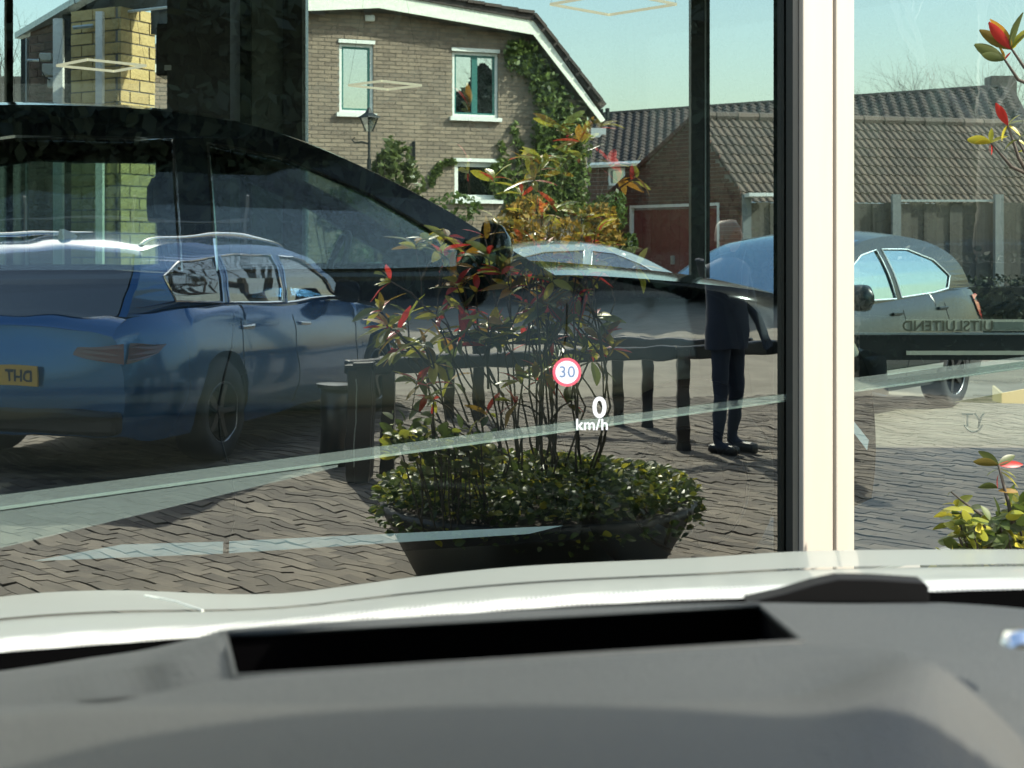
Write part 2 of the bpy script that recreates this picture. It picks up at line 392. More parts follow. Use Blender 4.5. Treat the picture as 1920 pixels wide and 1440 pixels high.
for a, b in ((bounds[0], bounds[1]), (bounds[3], bounds[4]), (bounds[5], bounds[6])):
    MB().add([(a,YW,0.75),(b,YW,0.75),(b,YW,3.4),(a,YW,3.4)], [(0,1,2,3)]).build('window_pane', m_far, far, recalc=False)
    MB().add([(a,YW,0.1),(b,YW,0.1),(b,YW,0.62),(a,YW,0.62)], [(0,1,2,3)]).build('window_pane', m_far, far, recalc=False)
    MB().box(((a+b)/2, YW, 0.735), (b-a, 0.10, 0.16)).build('transom', m_anth, far)
    MB().box(((a+b)/2, YW-0.052, 0.822), (b-a, 0.02, 0.012)).build('transom_edge', m_zinc, far)
def fpost(p0, p1, m=m_anth, y0=YW-0.06, y1=YW+0.06, z0=0.1, z1=3.4, name='mullion'):
    x0, x1 = wx(p0, y0), wx(p1, y0)
    return MB().box(((x0+x1)/2, (y0+y1)/2, (z0+z1)/2), (x1-x0, y1-y0, z1-z0)).build(name, m, far)
fpost(1296, 1321); fpost(1322, 1325, m_zinc, name='bright_bead'); fpost(1326, 1331)
fpost(448, 470); fpost(530, 566)
fpost(567, 569, m_zinc, name='bright_bead'); fpost(571, 573, m_zinc, name='bright_bead')
fpost(1324, 1326, m_iron, name='bead')
fpost(470, 530, m_anth2, YW-0.02, YW+0.03, name='infill_panel')
fpost(-200, -190); fpost(8, 12, m_zinc, name='bright_bead'); fpost(12, 40-28, name='bead')
MB().tube([(wx(438,8.55),8.55,0.1),(wx(438,8.55),8.55,3.4)], 0.03, 10).build('drain_pipe', m_anth2, far, smooth=True)
# mirrored lettering on the far glass (read from outside)
zt = EYE-(598-HOR)/F*YW; zb = EYE-(619-HOR)/F*YW
sg = thing('window_sign', 'pale strip lettered UITSLUITEND, seen in mirror writing on far window', 'sign', (0,0,0))
x0, x1 = wx(1693), wx(1912)
m_strip = mat('pale_sticker', (0.92,0.92,0.72), 0.7); m_let = mat('sign_letters', (0.22,0.22,0.15), 0.7)
MB().box(((x0+x1)/2, YW-0.07, (zt+zb)/2), (x1-x0, 0.006, zt-zb)).build('strip', m_strip, sg)
MB().box((wx(1883), YW-0.075, (zt+zb)/2-0.004), (wx(1908)-wx(1852), 0.004, (zt-zb)*0.7)).build('blank_field', mat('pale_green_field', (0.30,0.36,0.30), 0.7), sg)
text_obj('lettering', 'UITSLUITEND', m_let, 0.094, frameM((wx(1770), YW-0.078, (zt+zb)/2-0.008), (-1,0,0), (0,0,1)), sg, spacing=1.02, bold=0.0012)
sg2 = MB().box(((x0+x1)/2, YW-0.075, EYE-(660-HOR)/F*YW), (x1-x0, 0.006, 0.026)).build('sticker_strip', m_strip)
tag(sg2, 'narrow pale strip below the dark transom under the mirrored lettering', 'sticker')

# rhombic led lamps hanging in the showroom
m_led = mat('led_line', (0.9,0.85,0.6), 0.5, emis=(1.0,0.9,0.62), estr=0.38)
def pendant(px, py, Y, r, label):
    c = P(px, py, Y); t = thing('pendant_lamp', label, 'lamp', c, 0, 'square led lamps hung from the showroom ceiling')
    pts = [(r,0,0),(0,r,0),(-r,0,0),(0,-r,0)]
    for i in range(4): MB().bar(pts[i], pts[(i+1)%4], 0.008, 0.012).build('light_bar', m_led, t)
    w = MB()
    for p in pts[::2]: w.tube([p, (0,0,3.4-c.z)], 0.0006, 4)
    w.build('wire', m_iron, t)
pendant(190, 123, 7.0, 0.225, 'thin square light frame hanging before the yellow brick pier')
pendant(722, 160, 7.6, 0.20, 'thin square light frame hanging beside the left upper house window')
pendant(1150, 8, 6.6, 0.30, 'thin square light frame hanging highest, against the open sky')

# dark display column with a wall box
colm = thing('display_column', 'wide black column inside the showroom with small box on its side', 'column', P(383, 465, 8.3).to_2d().to_3d())
MB().box((0,0,1.75), (P(442,0,8.3).x-P(326,0,8.3).x, 0.3, 3.3)).build('shaft', m_anth, colm)
MB().box((-0.215,-0.02,EYE+(HOR-98)/F*8.3), (0.09,0.2,0.31)).build('speaker_box', m_dkplast, colm, bevel=0.01)
MB().box((-0.18,-0.14,EYE+(HOR-133)/F*8.3), (0.04,0.03,0.03)).build('sensor', m_zinc, colm)

# ------------------------------------------------------------------ cars
def cr(pts, n=8):                       # catmull-rom through 2D points
    out = []; q = [pts[0]] + list(pts) + [pts[-1]]
    for i in range(1, len(q)-2):
        for k in range(n):
            t = k/n; o = []
            for d in (0, 1):
                a, b, c, e = q[i-1][d], q[i][d], q[i+1][d], q[i+2][d]
                o.append(0.5*((2*b)+(-a+c)*t+(2*a-5*b+4*c-e)*t*t+(-a+3*b-3*c+e)*t**3))
            out.append(tuple(o))
    out.append(tuple(pts[-1])); return out
def lerp_curve(pts):
    pts = sorted(pts)
    def f(x):
        if x <= pts[0][0]: return pts[0][1]
        for i in range(len(pts)-1):
            if x <= pts[i+1][0]:
                t = (x-pts[i][0])/max(1e-9, pts[i+1][0]-pts[i][0]); return pts[i][1]+(pts[i+1][1]-pts[i][1])*t
        return pts[-1][1]
    return f
def make_car(name, label, loc, rz, S):
    L, W, H = S['L'], S['W'], S['H']; sill = S.get('sill', 0.24); wr = S.get('wr', 0.32)
    paint = S['paint']; glass = S.get('glass', m_win); glassF = S.get('glassF', glass)
    t = thing(name, label, 'car', loc, rz)
    topc = lerp_curve(cr(S['top'], 6)); x0f = L/2-0.85; x0r = L/2-0.7
    def wpl(x):
        a = abs(x); x0 = x0f if x > 0 else x0r; tap = S.get('tapf', 0.24) if x > 0 else S.get('tapr', 0.16)
        return W/2*(1 - tap*(max(0, a-x0)/(L/2-x0))**2.2)
    def sy(x, z):
        zt_ = topc(x); u = max(0, min(1, (z-sill)/(zt_-sill)))
        return wpl(x)*(0.93+0.07*sin(pi*min(1, u*1.05)**0.9)) - (0.035 if u > 0.97 else 0)
    roof = cr(S['roof'], 6); ra = roof[0]; re_ = roof[-1]
    def gy(x, z):
        zb_ = topc(x); yb = sy(x, zb_); yr = W/2*S.get('tumble', 0.70)*(wpl(x)/(W/2))**0.4
        u = max(0, min(1.05, (z-zb_)/(H-zb_))); return yb+(yr-yb)*u + 0.035*sin(pi*min(1,u))
    axf, axr = S['axf'], S['axr']; AR = wr+0.045
    def zlow(x):
        for xc in (axf, axr):
            if abs(x-xc) < AR: return max(sill, wr + sqrt(max(0, AR*AR-(x-xc)**2)))
        e = max(0, abs(x)-(L/2-0.5))/0.5
        return sill + 0.05*e*e
    xs = [-L/2 + L*i/84 for i in range(85)]
    for xc in (axf, axr): xs += [xc-AR-0.001, xc-AR+0.0005, xc+AR-0.0005, xc+AR+0.001]
    xs = sorted(xs); body = MB(); R = 11
    for s in (1, -1):
        body.grid([[ (x, s*sy(x, zlow(x)+(topc(x)-zlow(x))*k/R), zlow(x)+(topc(x)-zlow(x))*k/R) for k in range(R+1)] for x in xs])
    crown = S.get('crown', 0.05)
    def deck(xa, xb):
        xx = [xa+(xb-xa)*i/16 for i in range(17)]
        body.grid([[ (x, sy(x, topc(x))*v/6, topc(x)+crown*(1-(v/6)**2)) for v in range(-6, 7)] for x in xx])
    deck(ra[0], L/2); deck(-L/2, re_[0])
    for s in (1, -1):                    # fasciae
        xe = s*L/2; zl = zlow(xe)
        bul = S.get('bulge', 0.16) if s > 0 else 0.07
        body.grid([[ (xe + s*bul*(1-(v/8)**2)*(0.35+0.65*sin(pi*min(1,(k/R)*0.9+0.15))), sy(xe, zl+(topc(xe)-zl)*k/R)*v/8,
                      zl+(topc(xe)+crown*(1-(v/8)**2)-zl)*k/R) for v in range(-8, 9)] for k in range(R+1)])
    body.build('body', paint, t, smooth=True, recalc=False)
    def fx(y, z, s):                     # x of the fascia surface at y, z
        xe = s*L/2; zl = zlow(xe); k = max(0, min(1, (z-zl)/(topc(xe)-zl))); w = sy(xe, z); v = max(-1, min(1, y/w))
        bul = S.get('bulge', 0.16) if s > 0 else 0.07
        return xe + s*bul*(1-v*v)*(0.35+0.65*sin(pi*min(1, k*0.9+0.15)))
    # cabin side frames with window openings
    base = [(ra[0]+(re_[0]-ra[0])*i/20,) for i in range(21)]
    outer = [(p[0], p[1]) for p in roof] + [(x[0], topc(x[0])-0.004) for x in reversed(base)][1:-1]
    outer = [p for i, p in enumerate(outer) if i == 0 or (abs(p[0]-outer[i-1][0])+abs(p[1]-outer[i-1][1])) > 1e-4]
    holes = [cr(h+[h[0]], 4)[:-1] if S.get('roundwin') else h for h in S['wins']]
    dens = []
    for h in holes:
        d = []
        for i in range(len(h)):
            a, b = h[i], h[(i+1) % len(h)]
            for k in range(4): d.append((a[0]+(b[0]-a[0])*k/4, a[1]+(b[1]-a[1])*k/4))
        dens.append(d)
    for s in (1, -1):
        loops = [[Vector((x, z, 0)) for x, z in outer]] + [[Vector((x, z, 0)) for x, z in d] for d in dens]
        tri = geometry.tessellate_polygon(loops); flat = [p for lp in loops for p in lp]
        MB().add([(p.x, s*gy(p.x, p.y), p.y) for p in flat], [tuple(q) for q in tri]).build('cabin_side', S.get('pillar', paint), t, solid=0)
        for hi, d in enumerate(dens):
            tri = geometry.tessellate_polygon([[Vector((x, z, 0)) for x, z in d]])
            MB().add([(x, s*(gy(x, z)-0.008), z) for x, z in d], [tuple(q) for q in tri]).build('side_window', glass, t, recalc=False)
            lp = [(x, s*(gy(x, z)+0.003), z) for x, z in d]; lp.append(lp[0])
            MB().tube(lp, 0.007, 4, cap=False).build('window_trim', S.get('trim', m_dkplast), t)
    # roof skin, screens
    nB = max(1, int(len(roof)*S['iB'])); nD = int(len(roof)*S['iD'])
    def strip(a, b, v0, v1, nm, m, bul=0.0, off=0.0):
        rows = []
        for i in range(a, b+1):
            x, z = roof[i]; u = max(0, min(1, (z-topc(x))/(H-topc(x)))); w = gy(x, z)
            rows.append([(x + bul*(1-v*v)*(1-u*0.9), w*v, z + off + crown*1.1*(1-v*v)*u) for v in [v0+(v1-v0)*k/12 for k in range(13)]])
        return MB().grid(rows).build(nm, m, t, smooth=True, recalc=False)
    strip(nB, nD, -1, 1, 'roof', S.get('roofpaint', paint))
    strip(0, nB, -0.94, 0.94, 'windscreen', glassF, 0.14)
    strip(nD, len(roof)-1, -0.92, 0.92, 'rear_window', S.get('glassR', glass), -0.06)
    for v in ((0.935, 1), (-1, -0.935)):
        strip(0, nB, v[0], v[1], 'pillar', S.get('pillar', paint), 0.14); strip(nD, len(roof)-1, v[0], v[1], 'pillar', S.get('pillar', paint), -0.06)
    # wheels
    def wheel(xc, s):
        y = s*(W/2-0.115)
        w = thing_part('wheel', t, (xc, y, wr))
        MB().lathe([(wr*0.66,-0.10),(wr*0.93,-0.105),(wr,-0.07),(wr,0.07),(wr*0.93,0.105),(wr*0.66,0.10),(wr*0.66,-0.1)], 32, axis='y').build('tyre', m_rubber, w, smooth=True)
        r = MB(); r.lathe([(wr*0.66,0.085*s),(wr*0.62,0.10*s),(wr*0.60,0.06*s),(wr*0.60,-0.08*s)], 32, axis='y')
        for k in range(S.get('spokes', 5)):
            a = 2*pi*k/S.get('spokes', 5)
            r.bar((0.04*cos(a), 0.07*s, 0.04*sin(a)), (wr*0.62*cos(a), 0.075*s, wr*0.62*sin(a)), 0.045, 0.03, up=(0,1,0))
        r.lathe([(0.001,0.09*s),(0.045,0.09*s),(0.06,0.06*s)], 16, axis='y')
        r.build('rim', S.get('rim', m_rim), w)
        MB().tube([(wr*0.655*cos(2*pi*j/36), 0.094*s, wr*0.655*sin(2*pi*j/36)) for j in range(37)], 0.006, 4, cap=False).build('rim_lip', m_rimd if S['L'] > 4.7 else m_rim, w)
        MB().lathe([(0.001,0.0),(wr*0.45,0.0),(wr*0.45,0.02*s),(0.001,0.02*s)], 20, axis='y').build('brake_disc', m_iron, w)
    for xc in (axf, axr):
        for s in (1, -1): wheel(xc, s)
    ub = MB(); ub.box((0,0,sill+0.08), (L-0.5, W-0.52, 0.16)); ub.box(((axf+axr)/2,0,sill+0.16), (axf-axr-2*AR-0.02, W-0.16, 0.28))
    for xc in (axf, axr): ub.box((xc,0,wr+0.16), (2*AR, W-0.5, 0.4))
    ub.build('underbody', m_dkplast, t)
    bt = topc(0.0)
    it = MB(); it.box((ra[0]-0.28,0,bt-0.10), (0.5, W-0.30, 0.22)); it.box((-0.1,0,sill+0.14), (2.2, W-0.32, 0.1))
    it.build('dashboard', m_dkplast, t, bevel=0.04)
    for sx, n in ((S.get('seatx', 0.05), 2), (S.get('seatx', 0.05)-0.85, 3)):
        for k in range(n):
            yy = (0.38 if k == 0 else -0.38) if n == 2 else (k-1)*0.42
            sb = MB(); hs = H-0.55
            sb.add(*rbox((sx,yy,0.55),(0.5,0.46,0.16))); 
            sb.grid([[ (sx-0.22-0.18*q - 0.05*s_*0 + 0.05*cos(a), yy+ (0.23-0.04*q)*sin(a), 0.6+ (hs-0.42)*q) for a in [2*pi*j/10 for j in range(10)]] for q in (0,0.3,0.6,0.85,1.0) for s_ in (0,)], close=True)
            sb.build('seat', m_seat, t, smooth=True)
            hd = MB(); hd.grid([[ (sx-0.43+ rr*0.055*cos(a), yy+rr*0.13*sin(a), H-0.39+hh) for a in [2*pi*j/10 for j in range(10)]] for rr, hh in ((0.1,-0.0),(0.9,0.01),(1.0,0.08),(0.95,0.15),(0.6,0.19),(0.05,0.2))], close=True)
            hd.build('headrest', m_seat, t, smooth=True)
    swl = MB(); cx_, cz_ = ra[0]-0.62, bt+0.0
    swl.tube([(cx_+0.06*sin(a), 0.38+0.185*cos(a), cz_+0.185*sin(a)) for a in [2*pi*j/24 for j in range(25)]], 0.016, 6, cap=False)
    swl.box((cx_+0.03,0.38,cz_-0.02),(0.04,0.34,0.05)); swl.build('steering_wheel', m_dkplast, t, smooth=True)
    # seams and handles
    def seam(pts, r=0.004, m=m_iron, nm='door_seam', sides=(1,-1), cab=False):
        for s in sides:
            MB().tube([(x, s*(gy(x,z) if cab else sy(x,z)), z) for x, z in pts], r, 4).build(nm, m, t)
    for xx in S['seams']:
        seam([(xx + 0.03*sin(k), sill+0.04+(topc(xx)-0.01-sill-0.04)*k/9) for k in range(10)])
    for (hx, hz) in S['handles']:
        for s in (1, -1):
            MB().box((hx, s*(sy(hx,hz)+0.012), hz), (0.17,0.022,0.024)).build('door_handle', S.get('handle', paint), t, bevel=0.006)
    def patch(poly, nm, m, kind, off=0.004):
        for s in (1, -1):
            d = []
            for i in range(len(poly)):
                a, b = poly[i], poly[(i+1) % len(poly)]
                for k in range(4): d.append((a[0]+(b[0]-a[0])*k/4, a[1]+(b[1]-a[1])*k/4))
            tri = geometry.tessellate_polygon([[Vector((x, z, 0)) for x, z in d]])
            if kind == 'side': v = [(x, s*(sy(x, z)+off), z) for x, z in d]
            elif kind == 'front': v = [(fx(x, z, 1)+off, s*x, z) for x, z in d]
            else: v = [(fx(x, z, -1)-off, s*x, z) for x, z in d]
            MB().add(v, [tuple(q) for q in tri]).build(nm, m, t)
    for a in S.get('patches', []): patch(*a)
    # mirrors
    mx, mz = S['mirror']
    for s in (1, -1):
        mi = MB(); yy = sy(mx, topc(mx)-0.01)
        rows = []
        for q in range(9):
            u = q/8; hw = 0.085*sqrt(max(0.05, 1-(2*u-1)**4)); rows.append([(mx-0.02+ 0.075*sqrt(max(0, 1-(2*u-1)**2))*max(0,cos(a))*1.2 - 0.01*min(0,cos(a)), s*(yy+0.04+0.22*u), mz+hw*sin(a)*S.get('mirh', 1.0)) for a in [2*pi*j/12 for j in range(12)]])
        mi.grid(rows, close=True); mi.box((mx, s*(yy+0.03), mz-0.05), (0.06,0.10,0.03))
        mi.build('wing_mirror', S.get('mircol', m_black), t, smooth=True)
    return t, sy, gy, topc, fx
def thing_part(name, parent, loc):
    o = bpy.data.objects.new(name, None); COL.objects.link(o); o.parent = parent; o.location = loc; return o
def rbox(c, d):
    b = MB().box(c, d); return b.v, b.f

# black suv in the showroom
yaw = atan2(0.286, 0.958)
S_suv = dict(L=4.78, W=1.88, H=1.765, sill=0.20, wr=0.37, axf=1.48, axr=-1.42, paint=m_black, glass=m_winlight, glassF=m_winlight, glassR=m_win,
    top=[(-2.39,1.0),(-1.9,1.16),(-1.0,1.15),(0,1.15),(0.7,1.16),(1.05,1.17),(1.5,1.14),(1.9,1.09),(2.2,1.0),(2.39,0.80)],
    roof=[(0.98,1.17),(0.77,1.29),(0.56,1.42),(0.28,1.565),(0.0,1.68),(-0.25,1.735),(-0.6,1.765),(-1.1,1.75),(-1.6,1.67),(-1.95,1.50),(-2.2,1.16)],
    iB=0.40, iD=0.78, tumble=0.66,
    wins=[[(0.74,1.20),(0.30,1.46),(0.0,1.59),(-0.26,1.64),(-0.24,1.19),(0.3,1.19)],
          [(-0.36,1.19),(-0.38,1.65),(-0.9,1.65),(-1.2,1.60),(-1.25,1.19)],
          [(-1.34,1.20),(-1.32,1.53),(-1.62,1.42),(-1.8,1.22)]],
    seams=[0.98,-0.215,-1.1], handles=[(-0.12,1.02),(-1.15,1.02)], mirror=(0.70,1.25), mirh=1.35, rim=m_rimd, spokes=10, trim=m_chrome,
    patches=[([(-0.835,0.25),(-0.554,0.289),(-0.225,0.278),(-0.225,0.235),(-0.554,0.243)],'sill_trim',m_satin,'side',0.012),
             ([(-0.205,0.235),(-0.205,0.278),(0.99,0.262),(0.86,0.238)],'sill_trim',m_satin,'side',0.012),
             ([(1.98,0.40),(2.06,0.58),(2.15,0.66),(2.33,0.50),(2.32,0.46),(2.15,0.615)],'painted_highlight',m_satin,'side',0.012),  # pale curved reflection painted on the flank as a patch
             ([(0.42,0.62),(0.45,0.86),(0.78,0.84),(0.80,0.68)],'headlight',m_lens,'front',0.006),
             ([(0.0,0.35),(0.0,0.72),(0.40,0.70),(0.36,0.38)],'grille',m_dkplast,'front',0.006)])
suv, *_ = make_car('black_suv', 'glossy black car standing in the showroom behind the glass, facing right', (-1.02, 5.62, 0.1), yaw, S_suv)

# blue estate car on the forecourt, seen in the glass
cc = MR(-2.33, 10.40)
m_wagg = glassy('tinted_side_glass', (0.16,0.19,0.19), 0.10, graz=0.22)
S_wag = dict(L=4.6, W=1.82, H=1.41, sill=0.22, wr=0.325, axf=1.38, axr=-1.32, paint=m_blue, glass=m_wagg, glassF=m_wagg, glassR=m_windk,
    top=[(-2.3,0.86),(-2.15,0.97),(-1.6,0.985),(-0.6,0.965),(0.4,0.95),(1.0,0.93),(1.5,0.88),(1.95,0.80),(2.2,0.70),(2.3,0.60)],
    roof=[(1.02,0.94),(0.8,1.06),(0.45,1.24),(0.15,1.345),(-0.2,1.39),(-0.8,1.41),(-1.4,1.395),(-1.9,1.34),(-2.06,1.2),(-2.2,0.97)],
    iB=0.36, iD=0.80, tumble=0.70,
    wins=[[(0.78,0.985),(0.35,1.22),(0.1,1.30),(-0.12,1.325),(-0.16,0.985)],[(-0.24,0.99),(-0.22,1.33),(-0.8,1.335),(-1.0,1.32),(-1.1,1.0)],
          [(-1.18,1.0),(-1.08,1.315),(-1.6,1.28),(-1.82,1.20),(-1.78,1.04)]],
    seams=[0.92,-0.2,-1.05], handles=[(-0.02,0.83),(-0.95,0.84)], mirror=(0.62,1.02), rim=m_rimd, spokes=5, trim=m_chrome, handle=m_chrome,
    patches=[([(-2.28,0.70),(-2.24,0.80),(-1.98,0.79),(-2.05,0.74)],'tail_light',m_redd,'side',0.016),
             ([(0.45,0.73),(0.48,0.78),(0.78,0.80),(0.78,0.70)],'tail_light',m_redd,'rear',0.02),
             ([(0.46,0.52),(0.46,0.66),(0.72,0.66),(0.72,0.55)],'headlight',m_lens,'front',0.006)])
wag, wsy, wgy, wtop, wfx = make_car('estate_car', 'blue estate car with roof rails, mirrored at the left of the glass', (cc.x, cc.y, 0), atan2(0.27, 0.963), S_wag)
for s in (1, -1):
    pts = [(x, s*(wgy(x, 1.36)-0.03), z) for x, z in ((0.05,1.385),(-0.1,1.43),(-0.6,1.455),(-1.2,1.45),(-1.75,1.42),(-1.9,1.375))]
    MB().tube([(p[0], p[1], p[2]) for p in [(a[0], pts[0][1]*(1-0.0), a[1]) for a in cr([(p[0], p[2]) for p in pts], 5)]], 0.016, 6).build('roof_rail', m_chrome, wag, smooth=True)
fin = MB().add([(-1.55,0.03,1.40),(-1.55,-0.03,1.40),(-1.78,0.03,1.37),(-1.78,-0.03,1.37),(-1.74,0.008,1.475),(-1.78,0.008,1.475),(-1.74,-0.008,1.475),(-1.78,-0.008,1.475)],
    [(0,1,6,4),(4,6,7,5),(5,7,3,2),(0,4,5,2),(1,3,7,6)]); fin.build('antenna_fin', m_silver, wag)
pl = MB().box((-2.385,0,0.62),(0.012,0.52,0.115)).build('number_plate', m_yplate, wag)
# rear plate is read looking along +x: text x axis is -y
text_obj('plate_text', 'DHT', m_ptxt, 0.088, frameM((-2.393, 0.140, 0.62), (0,-1,0), (0,0,1)), pl, bold=0.002)
bump_ = MB(); bump_.box((-2.32,0,0.36),(0.1,1.5,0.16)); bump_.build('rear_bumper_insert', m_dkplast, wag, bevel=0.03)

# dark grey hatchback outside
S_hat = dict(L=4.03, W=1.72, H=1.47, sill=0.22, wr=0.30, axf=1.27, axr=-1.27, paint=m_greyp, glass=glassy('hatch_side_glass', (0.22,0.30,0.29), 0.13, rtint=(0.7,0.95,1.0)), glassF=glassy('screen_glass', (0.22,0.30,0.33), 0.42, rtint=(0.75,0.9,1.0)),
    top=[(-2.015,0.90),(-1.85,1.0),(-1.2,0.99),(-0.4,0.95),(0.4,0.91),(1.0,0.90),(1.45,0.84),(1.8,0.72),(2.015,0.55)],
    roof=[(1.15,0.91),(0.9,1.04),(0.55,1.22),(0.2,1.37),(-0.1,1.435),(-0.5,1.468),(-0.9,1.46),(-1.3,1.40),(-1.62,1.27),(-1.85,1.02)],
    iB=0.42, iD=0.78, tumble=0.68, tapf=0.3, tapr=0.09, bulge=0.25, rim=m_rimd,
    wins=[[(0.80,0.955),(0.42,1.19),(0.12,1.31),(-0.18,1.355),(-0.30,0.955)],[(-0.40,0.965),(-0.28,1.36),(-0.75,1.36),(-1.15,1.27),(-1.38,1.13),(-1.30,1.02),(-1.0,0.99)]],
    seams=[0.85,-0.36,-1.15], handles=[(-0.2,0.84),(-1.05,0.86)], mirror=(0.62,0.99), mircol=m_greyp, mirh=1.2, trim=m_satin,
    patches=[([(-2.0,0.70),(-2.0,0.93),(-1.86,0.965),(-1.74,0.955),(-1.86,0.78)],'tail_light',m_red,'side',0.012),
             ([(0.40,0.60),(0.38,0.70),(0.66,0.78),(0.70,0.66)],'headlight',m_lens,'front',0.006),
             ([(1.0,0.36),(1.0,0.40),(-1.0,0.40),(-1.0,0.36)],'side_moulding',m_zinc,'side',0.01)])
hf = Vector((-0.66, -0.75)).normalized(); hl = Vector((-hf.y, hf.x))
side = Vector((2.377, 10.3)) - hf*0.95       # point on the left flank at mid length
ctr = side - hl*0.86
hatch, *_ = make_car('hatchback', 'dark grey hatchback parked outside beyond the cream post, red tail light', (ctr.x, ctr.y, 0), atan2(hf.y, hf.x), S_hat)

# silver hatchback further off
S_sal = dict(L=4.4, W=1.75, H=1.42, sill=0.22, wr=0.31, axf=1.32, axr=-1.3, paint=m_silver, glass=m_win,
    top=[(-2.2,0.86),(-2.0,0.98),(-1.4,0.97),(-0.4,0.93),(0.6,0.90),(1.1,0.88),(1.7,0.78),(2.2,0.58)],
    roof=[(1.15,0.89),(0.8,1.06),(0.45,1.24),(0.1,1.36),(-0.4,1.41),(-0.9,1.40),(-1.4,1.30),(-1.75,1.12),(-1.95,0.98)],
    iB=0.36, iD=0.70, tumble=0.68, trim=m_chrome,
    wins=[[(0.78,0.945),(0.4,1.17),(0.08,1.30),(-0.2,1.335),(-0.26,0.95)],[(-0.36,0.955),(-0.30,1.34),(-0.8,1.32),(-1.1,1.25),(-1.15,0.98)],[(-1.22,0.99),(-1.18,1.23),(-1.5,1.10),(-1.6,1.02)]],
    seams=[0.88,-0.3], handles=[(-0.15,0.84),(-1.0,0.86)], mirror=(0.62,0.98))
make_car('hatchback', 'pale silver car parked behind the hatchback, only its roof and side windows showing', (wx(1122,17.6), 17.8, 0), radians(8), S_sal)

# ------------------------------------------------------------------ masonry helper
def masonry(name_label_parent, O, u, n, bounds_poly, openings, bm_, bl=0.21, bh=0.0625, joint=0.01, parts=300, zoff=0.0, mortar=m_mortar, depth=0.09):
    """wall in plane through O, along unit u; bricks stand proud along -n (towards the viewer). bounds_poly in (s,z)."""
    t = name_label_parent
    u = Vector(u).normalized(); n = Vector(n).normalized()
    def inside(s, z, poly):
        c = False; j = len(poly)-1
        for i in range(len(poly)):
            if ((poly[i][1] > z) != (poly[j][1] > z)) and (s < (poly[j][0]-poly[i][0])*(z-poly[i][1])/(poly[j][1]-poly[i][1])+poly[i][0]): c = not c
            j = i
        return c
    loops = [[Vector((s, z, 0)) for s, z in bounds_poly]] + [[Vector((a,c,0)),Vector((b,c,0)),Vector((b,d,0)),Vector((a,d,0))] for a,b,c,d in openings]
    tri = geometry.tessellate_polygon(loops); flat = [p for lp in loops for p in lp]
    wv = [O + u*p.x + Vector((0,0,p.y)) for p in flat]
    mb = MB().add(wv, [tuple(q) for q in tri])
    k = len(wv); 
    for lp_i, lp in enumerate(loops[1:]):        # reveals
        q = [O + u*p.x + Vector((0,0,p.y)) for p in lp]; q2 = [p + n*0.14 for p in q]
        mb.add(q+q2, [(0,1,5,4),(1,2,6,5),(2,3,7,6),(3,0,4,7)])
    wall = mb.build('wall', mortar, t, recalc=False)
    smin = min(p[0] for p in bounds_poly); smax = max(p[0] for p in bounds_poly); zmin = min(p[1] for p in bounds_poly); zmax = max(p[1] for p in bounds_poly)
    lst = []; row = 0; z = zmin
    while z + bh <= zmax + bh:
        s = smin - (bl/2 if row % 2 else 0)
        while s < smax:
            a, b = max(s, smin), min(s+bl, smax)
            segs = [(a, b-joint)]
            for (oa, ob, oc, od) in openings:
                if z + bh > oc and z < od:
                    ns = []
                    for (p, q) in segs:
                        if q <= oa or p >= ob: ns.append((p, q))
                        else:
                            if p < oa-0.02: ns.append((p, oa))
                            if q > ob+0.02: ns.append((ob, q))
                    segs = ns
            for (p, q) in segs:
                if q-p > 0.03 and inside((p+q)/2, z+bh/2, bounds_poly): lst.append((p, q, z))
            s += bl
        z += bh; row += 1
    def corners(p, q, z):
        d = random.uniform(0.006, 0.012)
        f = [O+u*p+Vector((0,0,z))-n*d, O+u*q+Vector((0,0,z))-n*d, O+u*q+Vector((0,0,z+bh-joint))-n*d, O+u*p+Vector((0,0,z+bh-joint))-n*d]
        return f + [v+n*(d+0.02) for v in f]
    FA = [(0,1,2,3),(4,5,1,0),(5,6,2,1),(6,7,3,2),(7,4,0,3)]
    def dist(e):
        s = (e[0]+e[1])/2; w = O+u*s+Vector((0,0,e[2])); return (w-Vector((0,0,EYE))).length
    lst.sort(key=dist); singles = [e for e in lst if abs((e[1]-e[0])-(bl-joint)) < 1e-4][:parts]
    sset = set(singles)
    me = MB().box((0,0,0),(bl-joint, 0.03, bh-joint)).mesh('brick', bm_)
    rz = atan2(u.y, u.x)
    for (p, q, z) in singles:
        c = O+u*((p+q)/2)+Vector((0,0,z+(bh-joint)/2)) + n*0.015 - n*random.uniform(0.006,0.012)
        link('brick', me, t if zoff == 0 else wall, c, (0,0,rz))
    rm = MB()
    for e in lst:
        if e in sset: continue
        rm.add(corners(*e), FA)
    if rm.v: stuff(rm.build('bricks', bm_, t, recalc=False))
    return wall
